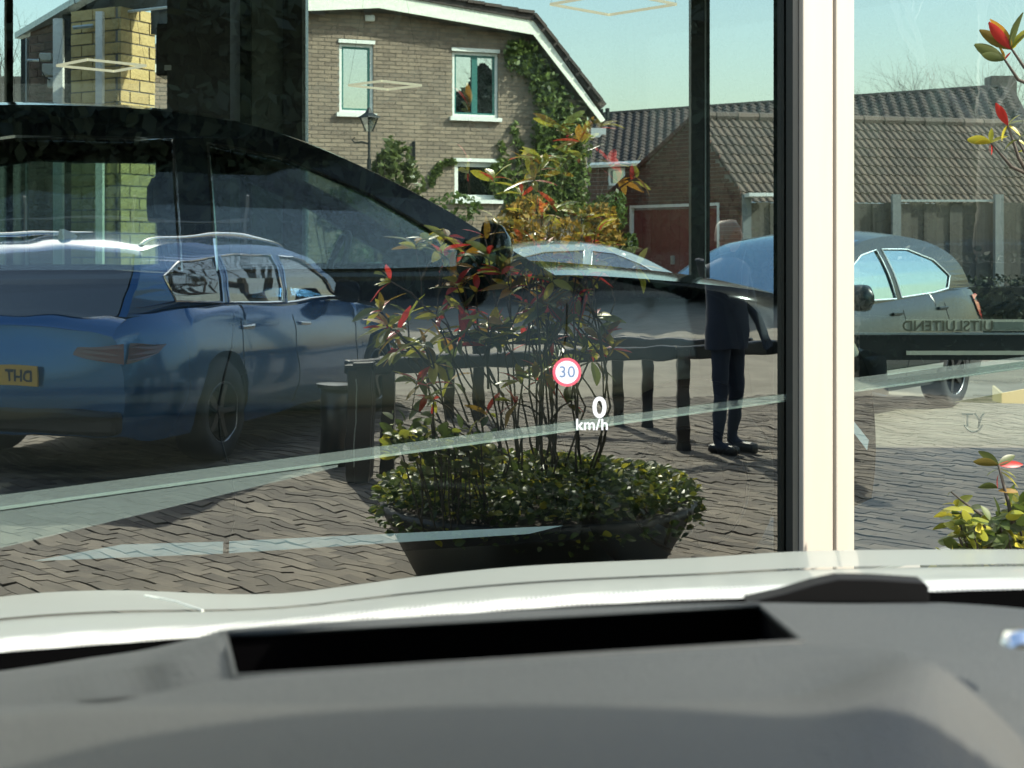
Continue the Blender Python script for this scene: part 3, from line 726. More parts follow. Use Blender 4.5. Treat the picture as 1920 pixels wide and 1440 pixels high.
def tiles(t, O, u, down, ncol, nrow, tw, th, m, parts=300, name='roof_tile', left_cut=None):
    """pantiled slope: O top-left, u along the ridge, down = unit vector down the slope"""
    u = Vector(u).normalized(); down = Vector(down).normalized(); nn = u.cross(down)
    if nn.z < 0: nn = -nn
    def tile(base, jz=0.0):
        v = []
        prof = [(0,0.0),(0.18,0.035),(0.36,0.045),(0.54,0.03),(0.72,0.004),(0.88,-0.004),(1.0,0.0)]
        for e, lift in ((0, 0.0), (1.06, 0.022)):
            for s, h in prof: v.append(base + u*(s*tw) + down*(e*th) + nn*(h*tw/0.2+lift+jz))
        k = len(prof)
        for s, h in prof: v.append(base + u*(s*tw) + down*(1.06*th) + nn*(h*tw/0.2-0.004))
        fs = [(i, i+1, i+1+k, i+k) for i in range(k-1)] + [(i+k, i+1+k, i+1+2*k, i+2*k) for i in range(k-1)]
        return v, fs
    lst = [(i, j) for i in range(ncol) for j in range(nrow) if not (left_cut and left_cut(i, j))]
    lst.sort(key=lambda e: (O+u*e[0]*tw+down*e[1]*th-Vector((0,0,EYE))).length)
    v, f = tile(Vector((0,0,0))); me = MB().add(v, f).mesh(name, m)
    for (i, j) in lst[:parts]:
        link(name, me, t, O+u*(i*tw)+down*(j*th)+nn*random.uniform(0,0.006))
    r = MB()
    for (i, j) in lst[parts:]:
        r.add(*tile(O+u*(i*tw)+down*(j*th), random.uniform(0,0.006)))
    if r.v: stuff(r.build(name+'s', m, t, recalc=False))
def isect(px, O, u):                    # distance along the plan line O + s u where picture column px meets it
    k = (px-960)/F; return (k*O[1]-O[0])/(u[0]-k*u[1])

# ------------------------------------------------------------------ brick house
hu = Vector((0.93, 0.37, 0)).normalized(); hn = Vector((-hu.y, hu.x, 0))      # hn points away from us
HC = Vector((-2.3, 23.0, 0))
house = thing('brick_house', 'brown brick gable house with white fascia and ivy beyond the showroom', 'house')
hw = 3.9; zE, zK, zA = 3.72, 5.02, 5.30; kn = 2.72
O_h = HC - hu*hw
gpoly = [(0,0),(2*hw,0),(2*hw,zE),(hw+kn,zK),(hw,zA),(hw-kn,zK),(0,zE)]
def hs(px): return isect(px, O_h, hu)
def hz(px, py): s = hs(px); w = O_h+hu*s; return EYE-(py-HOR)/F*w.y
wins_h = []
for (xa, xb, yt, yb) in ((636,700,82,212),(848,934,98,220),(852,936,304,374)):
    wins_h.append((hs(xa), hs(xb), hz((xa+xb)/2, yb), hz((xa+xb)/2, yt)))
masonry(house, O_h, hu, hn, gpoly, wins_h, m_hbrick, bl=0.22, bh=0.066, joint=0.011)
for wi, (a, b, c, d) in enumerate(wins_h):
    w = thing_part('window', house, (0,0,0))
    def hb(s0, s1, z0, z1, d0, d1):
        p = O_h+hu*s0; q = O_h+hu*s1; v = []
        for zz in (z0, z1):
            for r, dd in ((p,d0),(q,d0),(q,d1),(p,d1)): v.append((r+hn*dd+Vector((0,0,zz))))
        return v, [(0,3,2,1),(4,5,6,7),(0,1,5,4),(1,2,6,5),(2,3,7,6),(3,0,4,7)]
    fr = MB(); e = 0.05
    for q in ((a, a+e, c, d), (b-e, b, c, d), (a+e, b-e, c, c+e), (a+e, b-e, d-e, d)): fr.add(*hb(*q, 0.03, 0.10))
    fr.build('frame', m_white, w)
    gi = MB(); e2 = 0.08; g0 = 0.035
    for q in ((a+e, a+e2, c+e, d-e), (b-e2, b-e, c+e, d-e), (a+e2, b-e2, c+e, c+e2), (a+e2, b-e2, d-e2, d-e)): gi.add(*hb(*q, 0.045, 0.09))
    if wi == 1: mid = (a+b)/2; gi.add(*hb(mid-0.05, mid+0.05, c+e2, d-e2, 0.042, 0.09))
    gi.build('sash', m_green if wi < 2 else m_white, w)
    MB().add(*hb(a+e2, b-e2, c+e2, d-e2, 0.07, 0.078)).build('glass', m_pane, w)
    MB().add(*hb(a-0.06, b+0.04, c-0.07, c-0.005, -0.09, 0.03)).build('sill', m_white, w)
    MB().add(*hb(a-0.02, b+0.02, d, d+0.06, -0.04, 0.03)).build('lintel', m_white, w)
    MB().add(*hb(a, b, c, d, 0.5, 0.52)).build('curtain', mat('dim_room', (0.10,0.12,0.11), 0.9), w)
    if wi == 2:
        bl_ = MB()
        for k in range(11):
            s_ = a+0.1+(b-a-0.2)*k/10; bl_.add(*hb(s_-0.02, s_+0.02, c+0.1, d-0.1, 0.11, 0.115))
        bl_.build('vertical_blind', mat('blind', (0.35,0.37,0.33), 0.8), w)
# fascia boards and verge tiles
OV = 0.32
rl = [(-0.12, zE-0.16), (hw-kn-0.02, zK), (hw, zA), (hw+kn+0.02, zK), (2*hw+0.12, zE-0.16)]
fb = MB()
for i in range(4):
    (s0, z0), (s1, z1) = rl[i], rl[i+1]
    q = [O_h+hu*s0+Vector((0,0,z0)), O_h+hu*s1+Vector((0,0,z1)), O_h+hu*s1+Vector((0,0,z1+0.27)), O_h+hu*s0+Vector((0,0,z0+0.27))]
    if i in (0, 3): q[2] = O_h+hu*(s1+0.08*(1 if i==3 else 0))+Vector((0,0,z1+ (0.27 if i==0 else 0.05))); q[3] = O_h+hu*(s0+ (-0.0))+Vector((0,0,z0+(0.05 if i==0 else 0.27)))
    fb.prism([p-hn*OV for p in q], hn*0.04)
fb.build('fascia', m_fascia, house)
sf = MB()
for i in range(4):
    (s0, z0), (s1, z1) = rl[i], rl[i+1]
    q = [O_h+hu*s0+Vector((0,0,z0)), O_h+hu*s1+Vector((0,0,z1))]
    sf.add([q[0]-hn*OV, q[1]-hn*OV, q[1]+hn*0.0, q[0]+hn*0.0], [(0,1,2,3)])
sf.build('soffit', m_dkwood, house, recalc=False)
rf = MB()
for i in range(4):
    (s0, z0), (s1, z1) = rl[i], rl[i+1]; n2 = Vector((-(z1-z0), (s1-s0))).normalized()*0.25
    q = [O_h+hu*s0+Vector((0,0,z0+0.24)), O_h+hu*s1+Vector((0,0,z1+0.24))]
    up = [p + hu*n2.x*0.5 + Vector((0,0,n2.y*0.5)) for p in q]
    rf.add([q[0]-hn*(OV+0.03), q[1]-hn*(OV+0.03), q[1]+hn*9, q[0]+hn*9, up[0]-hn*(OV+0.03), up[1]-hn*(OV+0.03), up[1]+hn*9, up[0]+hn*9],
           [(0,1,5,4),(4,5,6,7),(1,2,6,5),(0,4,7,3),(0,3,2,1),(3,7,6,2)])
rf.build('roof', m_tiled, house)
vt = MB()
for i in range(4):
    (s0, z0), (s1, z1) = rl[i], rl[i+1]; ln = sqrt((s1-s0)**2+(z1-z0)**2); nt_ = int(ln/0.3)
    for k in range(nt_):
        f0 = (k+0.5)/nt_; s = s0+(s1-s0)*f0; z = z0+(z1-z0)*f0+0.36
        p = O_h+hu*s+Vector((0,0,z))
        dv = (hu*(s1-s0)+Vector((0,0,z1-z0))).normalized()
        vt.bar(p-dv*0.15-hn*OV, p+dv*0.15-hn*OV+Vector((0,0,0.015)), 0.16, 0.05, up=(0,0,1))
vt.build('verge_tiles', m_tiled, house)
gl = MB(); 
for s_ in (0, 2*hw): p = O_h+hu*s_; gl.add([(p.x,p.y,0),(p+hn*9).to_tuple()[:2]+(0,),(p+hn*9).to_tuple()[:2]+(zE,),(p.x,p.y,zE)], [(0,1,2,3)])
gl.build('side_wall', m_bbrick, house, recalc=False)
# alarm box and wall anchor
pA = O_h+hu*hs(692)+Vector((0,0,hz(692,35)))-hn*(0.05); MB().box(pA, (0.16,0.08,0.10)).build('floodlight', m_white, house, bevel=0.02)
pA = O_h+hu*hs(775)+Vector((0,0,hz(775,288)))-hn*0.03; MB().bar(pA-Vector((0,0,0.2)), pA+Vector((0,0,0.2)), 0.05, 0.04, up=(0,1,0)).build('wall_anchor', m_iron, house)

# street lantern before the house
lp = P(692, 465, 19.5); lx = lp.x; ly = 19.5
def lz(py): return EYE-(py-HOR)/F*ly
lan = thing('street_lantern', 'old four-sided glass lantern on an iron bracket before the brick house', 'lantern', (lx, ly, 0))
lv = MB().lathe([(0.001,lz(200)),(0.03,lz(205)),(0.06,lz(212)),(0.15,lz(219)),(0.155,lz(221)),(0.12,lz(221))], 4); lv.build('cap', m_iron, lan)
MB().lathe([(0.12,lz(221)),(0.045,lz(246))], 4).build('lantern_glass', glassy('lantern_glass', (0.75,0.78,0.70), 0.12), lan, recalc=False)
b_ = MB()
for k in range(4):
    a = pi/2*k; b_.tube([(0.125*cos(a),0.125*sin(a),lz(221)),(0.05*cos(a),0.05*sin(a),lz(246))], 0.008, 4)
b_.build('cage', m_iron, lan)
b_ = MB(); b_.tube([(0,0,lz(246)),(0,0,lz(300))], 0.02, 6); b_.tube([(0,0,lz(270)),(-0.1,0,lz(266)),(-0.2,0,lz(268)),(-0.24,0,lz(262)),(-0.2,0,lz(258))], 0.014, 5)
b_.tube([(0,0,lz(298)),(0,0,0)], [0.03,0.05], 8); b_.build('post', m_iron, lan)

# ------------------------------------------------------------------ annex at the left with yellow brick pier
YA = 11.0
ann = thing('annex_building', 'brown brick annex with white pipes and a sloping dark roof at left', 'building')
aO = Vector((wx(45, 11.7), 11.7, 0)); aE = Vector((wx(133, 11.3), 11.3, 0)); au = (aE-aO).normalized(); an = Vector((-au.y, au.x, 0))
La = (aE-aO).length
masonry(ann, aO, au, an, [(0,0),(La,0),(La,3.35),(0,3.12)], [], m_bbrick, bl=0.21, bh=0.07)
def vstrip(t, p0, p1, Y, z0, z1, m, nm, th=0.05):
    a, b = wx(p0, Y), wx(p1, Y); return MB().box(((a+b)/2, Y, (z0+z1)/2), (b-a, th, z1-z0)).build(nm, m, t)
vstrip(ann, 101, 119, 11.2, 0, 3.22, m_white, 'white_post'); vstrip(ann, 119, 136, 11.25, 0, 3.3, m_anth, 'dark_reveal')
vstrip(ann, 41, 49, 11.5, 0, 3.1, m_anth, 'corner_trim'); vstrip(ann, 49.5, 52, 11.45, 0, 3.1, m_zinc, 'down_pipe')
r_ = MB()
a0 = P(38, 68, 11.8); a1 = P(150, 2, 11.0); a2 = P(420, -130, 10.2)
for A_, B_ in ((a0, a1), (a1, a2)):
    r_.bar(A_, B_, 0.1, 0.05)
r_.build('verge', m_zinc, ann)
s0 = [P(40,68,11.75), P(150,6,11.2), P(420,-120,10.3), P(420,62,10.3), P(293,66,10.8), P(292,16,10.8), P(75,40,11.6)]
MB().add([tuple(p) for p in s0], [(0,1,2,5,6),(2,3,4,5)]).build('soffit', m_anth, ann, recalc=False, solid=0.05)
MB().tube([P(72,40,11.5), P(330,12,10.5)], 0.012, 6).build('gutter', m_white, ann)
bx_ = thing_part('meter_box', ann, (0,0,0))
for (x0_, x1_, y0_, y1_, nm) in ((76,99,100,115,'socket'),(81,103,120,143,'meter'),(91,104,146,165,'cover')):
    a = P(x0_, y0_, 11.25); b = P(x1_, y1_, 11.25); MB().box((a+b)/2, (b.x-a.x, 0.08, a.z-b.z)).build(nm, mat('grey_box', (0.45,0.45,0.38), 0.5), bx_, bevel=0.01)
MB().tube([P(50,113,11.3), P(62,113,11.3), P(78,113,11.25)], 0.012, 6).build('cable_pipe', m_zinc, bx_)
MB().tube([P(74,108,11.2), P(76,130,11.2), P(85,145,11.2), P(94,150,11.2)], 0.005, 5).build('cable', m_iron, bx_)
MB().tube([P(137,52,10.85), P(175,48,10.85)], 0.016, 6).build('wall_pipe', m_zinc, ann)
pier = thing('brick_pier', 'sunlit yellow brick pier with a pale pipe beside the black column', 'brick pier')
pO = Vector((wx(135, 11.0), 11.0, 0)); pC = Vector((wx(225, 10.75), 10.75, 0)); pD = Vector((wx(291, 11.1), 11.1, 0))
u1 = (pC-pO).normalized(); n1 = Vector((-u1.y, u1.x, 0)); u2 = (pD-pC).normalized(); n2_ = Vector((-u2.y, u2.x, 0))
masonry(pier, pO, u1, n1, [(0,0),((pC-pO).length,0),((pC-pO).length,3.24),(0,3.2)], [], m_ybrick, bl=0.24, bh=0.093, joint=0.012)
masonry(pier, pC, u2, n2_, [(0,0),((pD-pC).length,0),((pD-pC).length,3.24),(0,3.24)], [], m_ybrick, bl=0.215, bh=0.093, joint=0.012)
vstrip(pier, 181, 194, 10.75, 0, 3.2, m_white, 'pipe', 0.06); 
# dark hedge and fence behind the annex at far left
hf_ = thing('board_fence', 'dark board fence behind the annex at the far left edge', 'fence')
for i in range(14):
    MB().box((wx(-160+i*15,16), 16, 1.7), (0.085,0.02,3.3)).build('board', m_dkwood, hf_)
MB().box((wx(-60,16),16.04,3.3),(1.4,0.05,0.06)).build('rail', m_dkwood, hf_)

# ------------------------------------------------------------------ shed with pantiled roof, red doors
shed = thing('tiled_shed', 'low shed with ribbed clay tile roof, brick gable and red doors', 'shed')
G1 = Vector((3.97, 24.0, 0)); G2 = Vector((1.75, 26.8, 0)); gu = (G1-G2).normalized(); gn = Vector((-gu.y, gu.x, 0))
if gn.y < 0: gn = -gn
Lg = (G1-G2).length; sR = Lg*0.68; zR = 3.67; zG = 2.28
dk = [(isect(1182, G2, gu), isect(1349, G2, gu), 0.0, EYE-(388-HOR)/F*25.5)]
masonry(shed, G2, gu, gn, [(0,0),(Lg,0),(Lg,zG),(sR,zR),(0,2.28)], dk, m_rbrick, bl=0.22, bh=0.07, parts=120)
a, b, c, d = dk[0]
dr = thing_part('double_door', shed, (0,0,0))
nb_ = 9
for k in range(nb_):
    s0_ = a+0.05+(b-a-0.1)*k/nb_; s1_ = a+0.05+(b-a-0.1)*(k+1)/nb_-0.012
    p = G2+gu*((s0_+s1_)/2)+gn*0.06; MB().box((p.x,p.y,(d-0.05)/2), (s1_-s0_,0.03,d-0.05), rz=atan2(gu.y,gu.x)).build('door_board', m_redwood, dr)
fr = MB()
for (s_, w_) in ((a+0.02,0.05),(b-0.02,0.05)):
    p = G2+gu*s_+gn*0.02; fr.box((p.x,p.y,d/2),(w_,0.08,d), rz=atan2(gu.y,gu.x))
p = G2+gu*((a+b)/2)+gn*0.02; fr.box((p.x,p.y,d+0.02),(b-a,0.08,0.05), rz=atan2(gu.y,gu.x)); fr.build('door_frame', m_white, dr)
p = G2+gu*((a+b)/2)-gn*0.02; MB().box((p.x,p.y,1.15),(0.06,0.05,0.16), rz=atan2(gu.y,gu.x)).build('lock', m_zinc, dr)
Rr = G2+gu*sR; rd = Vector((0.967, 0.253, 0)).normalized()
top = Vector((Rr.x, Rr.y, zR+0.04)); eav = Vector((G1.x, G1.y, zG)) + (Vector((G1.x,G1.y,zG))-top)*0.08
dn = (eav-top); sl = dn.length; tw = 0.135; th = 0.235
ncol = int(9.2/tw); nrow = int(sl/th)+1
tiles(shed, top, rd, dn, ncol, nrow, tw, sl/nrow, m_tile, name='roof_tile')
MB().add([top-Vector((0,0,.05)), eav-Vector((0,0,.05)), eav-Vector((0,0,.05))+rd*9.2, top-Vector((0,0,.05))+rd*9.2], [(0,1,2,3)]).build('roof_deck', m_tiled, shed, recalc=False)
lt = Vector((G2.x, G2.y, 2.28))
dn2 = lt-top; perp = rd
MB().add([top, lt+dn2*0.05, lt+dn2*0.05+rd*9.2, top+rd*9.2], [(0,1,2,3)]).build('back_slope', m_tiled, shed, recalc=False, solid=0.08)
for k in range(22):                     # ridge caps
    p0 = top+rd*(k*0.42)+Vector((0,0,0.03)); p1 = p0+rd*0.44+Vector((0,0,0.012))
    MB().tube([p0, p1], [0.095,0.075], 8).build('ridge_tile', m_tile, shed)
for k in range(11):                     # verge bricks along the gable
    f0 = k/11; q = top.lerp(lt, f0)-gn*0.03; q2 = top.lerp(lt, (k+0.9)/11)-gn*0.03
    MB().bar(q, q2, 0.08, 0.07).build('verge_tile', m_rbrick, shed)
MB().tube([eav+Vector((0,0,-0.03)), eav+rd*9+Vector((0,0,-0.03))], 0.045, 8).build('gutter', m_zinc, shed, smooth=True)
p = G1+rd*0.02; MB().add([(G1.x,G1.y,0),((G1+rd*9.2).x,(G1+rd*9.2).y,0),((G1+rd*9.2).x,(G1+rd*9.2).y,2.3),(G1.x,G1.y,2.3)], [(0,1,2,3)]).build('side_wall', m_rbrick, shed, recalc=False)
skp = P(1122, 250, 40)

# board fence in front of the shed
bf = thing('board_fence', 'grey weathered board fence with posts standing before the shed roof', 'fence')
YF = 20.0
x = wx(1395, YF); k = 0
while x < wx(1990, YF):
    w_ = 0.185; hgt = 2.02 + random.uniform(-.012,.012)
    MB().box((x+w_/2, YF+(0.012 if k % 2 else -0.012), hgt/2), (w_-0.004 + (0.03 if k % 2 else 0), 0.02, hgt)).build('board', m_dkwood, bf)
    x += w_; k += 1
for px in (1400, 1680, 1872):
    MB().box((wx(px,YF-0.08), YF-0.08, 1.07), (0.12,0.10,2.14)).build('post', mat('concrete_post', (0.24,0.26,0.25), 0.85, noise=0.3), bf)
MB().box((wx(1780,YF), YF-0.05, 2.05), (wx(1872,YF)-wx(1684,YF), 0.05, 0.03)).build('top_rail', m_zinc, bf)
MB().box((wx(1420,YF), YF-0.3, 2.12), (0.42, 0.5, 0.05)).build('flat_cap', m_white, bf)

# rear dwelling with long ridge
rear = thing('long_house', 'long low house with dark tiled roof and small windows behind the shed', 'house')
R0 = P(1104, 217, 48); R1 = P(1900, 162, 40); E0 = P(1088, 308, 44.5); ru = (R1-R0); Lr = ru.length; ru.normalize()
E1 = E0 + ru*Lr
dnr = (E0-R0); slr = dnr.length
nr = 16; tiles(rear, R0, ru, dnr, int(Lr/0.3), nr, 0.3, slr/nr, m_tiled, parts=0)
MB().add([R0-Vector((0,0,.06)),E0-Vector((0,0,.06)),E1-Vector((0,0,.06)),R1-Vector((0,0,.06))], [(0,1,2,3)]).build('roof_deck', m_tiled, rear, recalc=False)
for k in range(int(Lr/0.45)):
    p0 = R0+ru*(k*0.45); MB().tube([p0, p0+ru*0.42+Vector((0,0,0.02))], [0.1,0.08], 6).build('ridge_tile', m_tiled, rear)
wO = Vector((E0.x, E0.y+0.3, 0)); wu = Vector((ru.x, ru.y, 0)).normalized(); wnn = Vector((-wu.y, wu.x, 0))
wop = []
for (xa, xb, yt, yb) in ((1086,1102,320,352),(1141,1172,316,348)):
    sa = isect(xa, wO, wu); sb = isect(xb, wO, wu); Yq = (wO+wu*sa).y
    if sa < 0.1: sa = 0.1
    wop.append((sa, sb, EYE-(yb-HOR)/F*Yq, EYE-(yt-HOR)/F*Yq))
masonry(rear, wO, wu, wnn, [(0,0),(Lr,0),(Lr,E0.z),(0,E0.z)], wop, m_rbrick, bl=0.42, bh=0.13, joint=0.02, parts=0)
for (sa, sb, z0_, z1_) in wop:
    w = thing_part('window', rear, (0,0,0)); fr = MB()
    for q in ((sa,sa+.07,z0_,z1_),(sb-.07,sb,z0_,z1_),(sa,sb,z0_,z0_+.07),(sa,sb,z1_-.07,z1_)):
        p = wO+wu*((q[0]+q[1])/2)+wnn*0.05; fr.box((p.x,p.y,(q[2]+q[3])/2),(q[1]-q[0],0.1,q[3]-q[2]), rz=atan2(wu.y,wu.x))
    fr.build('frame', m_white, w)
    p = wO+wu*((sa+sb)/2)+wnn*0.09; MB().box((p.x,p.y,(z0_+z1_)/2),(sb-sa,0.02,z1_-z0_), rz=atan2(wu.y,wu.x)).build('glass', m_pane, w)
MB().tube([E0+Vector((0,0,-0.05)), E1+Vector((0,0,-0.05))], 0.09, 6).build('gutter', m_white, rear)
for (px, pt, pb, r) in ((1121,209,222,0.13),(1139,203,224,0.07)):
    MB().tube([P(px,pb,47), P(px,pt,47)], r, 8).build('flue_pipe', m_iron, rear)
MB().box(P(1121,208,46.9), (0.34,0.34,0.1)).build('flue_cap', m_iron, rear)
q = P(1122, 250, 46); MB().box(q, (0.5,0.1,0.35)).build('roof_light', m_lens, rear)
ch = P(1876, 195, 41); MB().box(ch, (0.75,0.6,1.6)).build('chimney', m_tiled, rear)

# ------------------------------------------------------------------ plants
def leaf_cloud(mb, pts, size, n=1, flat=0.0):
    for p in pts:
        for _ in range(n):
            a = random.uniform(0, 2*pi); b = random.uniform(-1, 1); s = size*random.uniform(0.6, 1.3)
            d = Vector((cos(a)*sqrt(1-b*b), sin(a)*sqrt(1-b*b), b)); e = d.orthogonal().normalized(); f = d.cross(e); th_ = random.uniform(0, 2*pi)
            e2 = e*cos(th_)+f*sin(th_); f2 = d.cross(e2)
            mb.add([p-e2*s*0.5, p+f2*s*0.28, p+e2*s*0.5, p-f2*s*0.28], [(0,1,2,3)])
def clump_points(cx, cy, cz, rx, ry, rz_, n, k=9, shell=0.5):
    cl = []
    for _ in range(k):
        a = random.uniform(0, 2*pi); b = random.uniform(-1, 1); r = random.uniform(0.45, 0.95)
        cl.append((Vector((cx+rx*r*cos(a)*sqrt(1-b*b), cy+ry*r*sin(a)*sqrt(1-b*b), cz+rz_*r*b)), random.uniform(0.28, 0.5)))
    out = []
    for _ in range(n):
        c, r = random.choice(cl); g_ = Vector((random.gauss(0,1), random.gauss(0,1), random.gauss(0,1))).normalized()*random.uniform(shell,1)**0.5
        out.append(c + Vector((g_.x*rx*r, g_.y*ry*r, g_.z*rz_*r)))
    return out
def branch(mb, p, d, L, r, depth, spread=0.5, n=5, mn=2):
    q = p; pts = [p]; dd = d.copy()
    for i in range(3):
        dd = (dd + Vector((random.gauss(0,.12), random.gauss(0,.12), random.gauss(0,.08)))).normalized(); q = q + dd*L/3; pts.append(q)
    mb.tube(pts, [r, r*0.85, r*0.7, r*0.5], n if r > 0.02 else 3, cap=False)
    if depth <= 0: return
    for k in range(random.randint(mn, mn+2)):
        t_ = random.choice((1, 2, 3)) if k else 3
        nd = (dd + Vector((random.gauss(0,spread), random.gauss(0,spread), random.gauss(0.15,spread*0.7)))).normalized()
        branch(mb, pts[t_], nd, L*random.uniform(0.6,0.85), r*0.5, depth-1, spread, n, mn)
def bare_tree(label, loc, h, r, depth=5, group=None, spread=0.42):
    t = thing('bare_tree', label, 'tree', loc, 0, group)
    tr = MB(); tr.tube([(0,0,0),(0.05*h*0.2,0,h*0.2),(0,0.02,h*0.38)], [r, r*0.85, r*0.7], 8); tr.build('trunk', m_bark, t, smooth=True)
    cw = MB()
    for k in range(5):
        a = 2*pi*k/5+random.uniform(-.4,.4)
        branch(cw, Vector((0,0.01,h*random.uniform(.28,.38))), Vector((cos(a)*.55, sin(a)*.55, 0.85)).normalized(), h*0.26, r*0.45, depth, spread)
    cw.build('crown', m_twig, t, recalc=False)
    return t
def cp(o, loc, label, rz=0, sc=1.0):
    c = o.copy(); COL.objects.link(c); c.location = loc; c.rotation_euler = (0,0,rz); c.scale = (sc,)*3; c['label'] = label
    for ch_ in list(o.children):
        d = ch_.copy(); COL.objects.link(d); d.parent = c
    return c
# bare trees beyond the roofs
bt1 = bare_tree('leafless tree above the long roof, just right of the cream post', P(1610,465,52).to_2d().to_3d(), 7.6, 0.14, 5, 'leafless trees beyond the roofs')
cp(bt1, (P(1685,465,50).x, 50, 0), 'leafless tree above the long roof, second right of the post', 1.5, 1.0)
cp(bt1, (P(1880,465,50).x, 50, 0), 'leafless tree by the chimney at the right edge', 2.9, 1.1)
cp(bt1, (P(1770,465,53).x, 53, 0), 'small leafless tree between the post and the chimney', 4.0, 0.93)
cp(bt1, (P(0,465,26).x, 26, 0), 'leafless tree against the sky at the far left edge', 2.0, 0.72)

# ivy on the house
ivy = MB(); pts = []
def on_house(px, py, off): s = hs(px); w = O_h+hu*s; return Vector((w.x, w.y, EYE-(py-HOR)/F*w.y)) - hn*off
poly_ivy = [(945,85),(985,82),(1030,140),(1075,215),(1098,240),(1090,300),(1094,400),(1000,405),(1005,330),(998,250),(1008,205),(985,140),(950,130)]
def pin(x, y, poly):
    c = False; j = len(poly)-1
    for i in range(len(poly)):
        if ((poly[i][1] > y) != (poly[j][1] > y)) and (x < (poly[j][0]-poly[i][0])*(y-poly[i][1])/(poly[j][1]-poly[i][1])+poly[i][0]): c = not c
        j = i
    return c
while len(pts) < 5200:
    x_, y_ = random.uniform(935,1105), random.uniform(75,410)
    jx = random.gauss(0,5); jy = random.gauss(0,5)
    if pin(x_, y_, poly_ivy): pts.append(on_house(x_+jx, y_+jy, random.uniform(0.03,0.30)*(1 if random.random() < .6 else .5)))
for cx_, y0_, y1_ in ((935,265,375),(968,230,400),(948,300,400),(985,300,400),(957,320,400),(925,310,370)):
    for _ in range(170): y_ = random.uniform(y0_, y1_); pts.append(on_house(cx_+random.gauss(0,4)+6*sin(y_/14), y_, random.uniform(0.02,0.1)))
for _ in range(260):
    f0 = random.random(); a = pi+f0*pi/2; pts.append(on_house(850+42*cos(a)+random.gauss(0,3), 345+42*sin(a)+random.gauss(0,3), 0.05))
leaf_cloud(ivy, pts, 0.11)
iv = thing('ivy', 'green ivy climbing the right edge of the brick gable up to the eaves', 'ivy')
stuff(ivy.build('foliage', m_ivy, iv, recalc=False))
st = MB()
for px in (968, 1020, 1050, 1035):
    st.tube([on_house(px+random.gauss(0,3), y, 0.03) for y in range(460, 230, -20)], 0.02, 4)
st.build('stem', m_bark, iv)

def bush(label, px, py, Y, rx, rz_, n, m, lab2='bush', size=0.10, group=None):
    c = P(px, py, Y); t = thing('bush', label, 'bush', (c.x, c.y, 0), 0, group); mb = MB()
    leaf_cloud(mb, clump_points(0,0,c.z,rx,rx*0.8,rz_,n), size); stuff(mb.build('foliage', m, t, recalc=False))
    s_ = MB()
    for k in range(7):
        a = random.uniform(0,2*pi); s_.tube([(0,0,0),(rx*.3*cos(a),rx*.3*sin(a),c.z*.6),(rx*.6*cos(a),rx*.6*sin(a),c.z+rz_*.5)], [0.02,0.012,0.006], 4)
    s_.build('stem', m_bark, t); return t
bush('yellowing bush at the foot of the ivy, behind the silver car', 1100, 425, 20, 0.55, 0.35, 1500, m_autumn)
bush('green bush beside the shed gable, right of the ivy', 1150, 415, 22, 0.45, 0.5, 1200, m_leafg)
bush('orange and green shrub below the lowest house window', 1000, 430, 19.5, 0.6, 0.4, 1500, m_autumn)
bush('low green hedge seen through the black car, left of the ivy', 820, 440, 18.5, 0.9, 0.45, 1800, m_leafg)
bush('grassy shrub against the wall under the lantern', 735, 330, 20.5, 0.4, 0.6, 900, m_olive, size=0.13)
bush('dark shrub behind the windows of the black car', 640, 420, 18, 0.7, 0.6, 1400, m_leafg)
hd = thing('clipped_hedge', 'low dark hedge along the foot of the board fence', 'hedge', (wx(1800,18.6), 18.6, 0))
mb = MB(); pts = [Vector((random.uniform(-2.6,2.2), random.uniform(-.35,.35), random.uniform(0.1,0.98)+random.gauss(0,.03))) for _ in range(5200)]
leaf_cloud(mb, pts, 0.085); stuff(mb.build('foliage', m_conif, hd, recalc=False))
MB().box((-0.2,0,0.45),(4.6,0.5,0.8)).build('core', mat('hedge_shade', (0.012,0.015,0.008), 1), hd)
gr = MB()
for _ in range(5000):
    x_ = random.uniform(-4, 3.2); y_ = random.uniform(17.2,18.0); h_ = random.uniform(.06,.14)
    gr.add([(x_-.01,y_,0),(x_+.01,y_,0),(x_+random.gauss(0,.03),y_+random.gauss(0,.02),h_)], [(0,1,2)])
stuff(gr.build('grass', m_grass, recalc=False))
struct(MB().add([(-6,17.16,0.02),(3.4,17.16,0.02),(3.4,18.2,0.02),(-6,18.2,0.02)], [(0,1,2,3)]).build('verge', mat('verge_soil', (0.08,0.10,0.03), 1, noise=0.4)))

# tall evergreens on our side of the street; the glass mirrors them
def evergreen(label, loc, h, r, n):
    t = thing('evergreen_tree', label, 'tree', loc, 0, 'dark evergreens mirrored in the glass'); mb = MB(); pts = []
    for _ in range(n):
        z = h*(0.03+0.97*random.random()**0.9); rr = r*(1-(z/h)**6)*(0.75+0.25*sin(z*3+random.random()))*random.uniform(0.55,1.05); a = random.uniform(0,2*pi)
        pts.append(Vector((rr*cos(a), rr*sin(a), z)))
    leaf_cloud(mb, pts, 0.5); stuff(mb.build('foliage', m_conif, t, recalc=False))
    MB().tube([(0,0,0),(0,0,h*0.9)], [0.2,0.03], 8).build('trunk', m_bark, t); return t
ev = evergreen('dark evergreen mirrored behind the blue car, leftmost', (31,-11,0), 10.6, 2.6, 11000)
order = ['second from the left', 'third from the left', 'fourth from the left', 'fifth from the left', 'sixth from the left', 'seventh from the left', 'eighth from the left', 'ninth from the left', 'rightmost']
ev_o = []
for i in range(9):
    c = cp(ev, (31+random.uniform(-.6,.6), -11+(i+1)*2.95, 0), 'dark evergreen in the mirrored row, '+order[i], random.uniform(0,6), random.uniform(0.95,1.08)); ev_o.append(c)
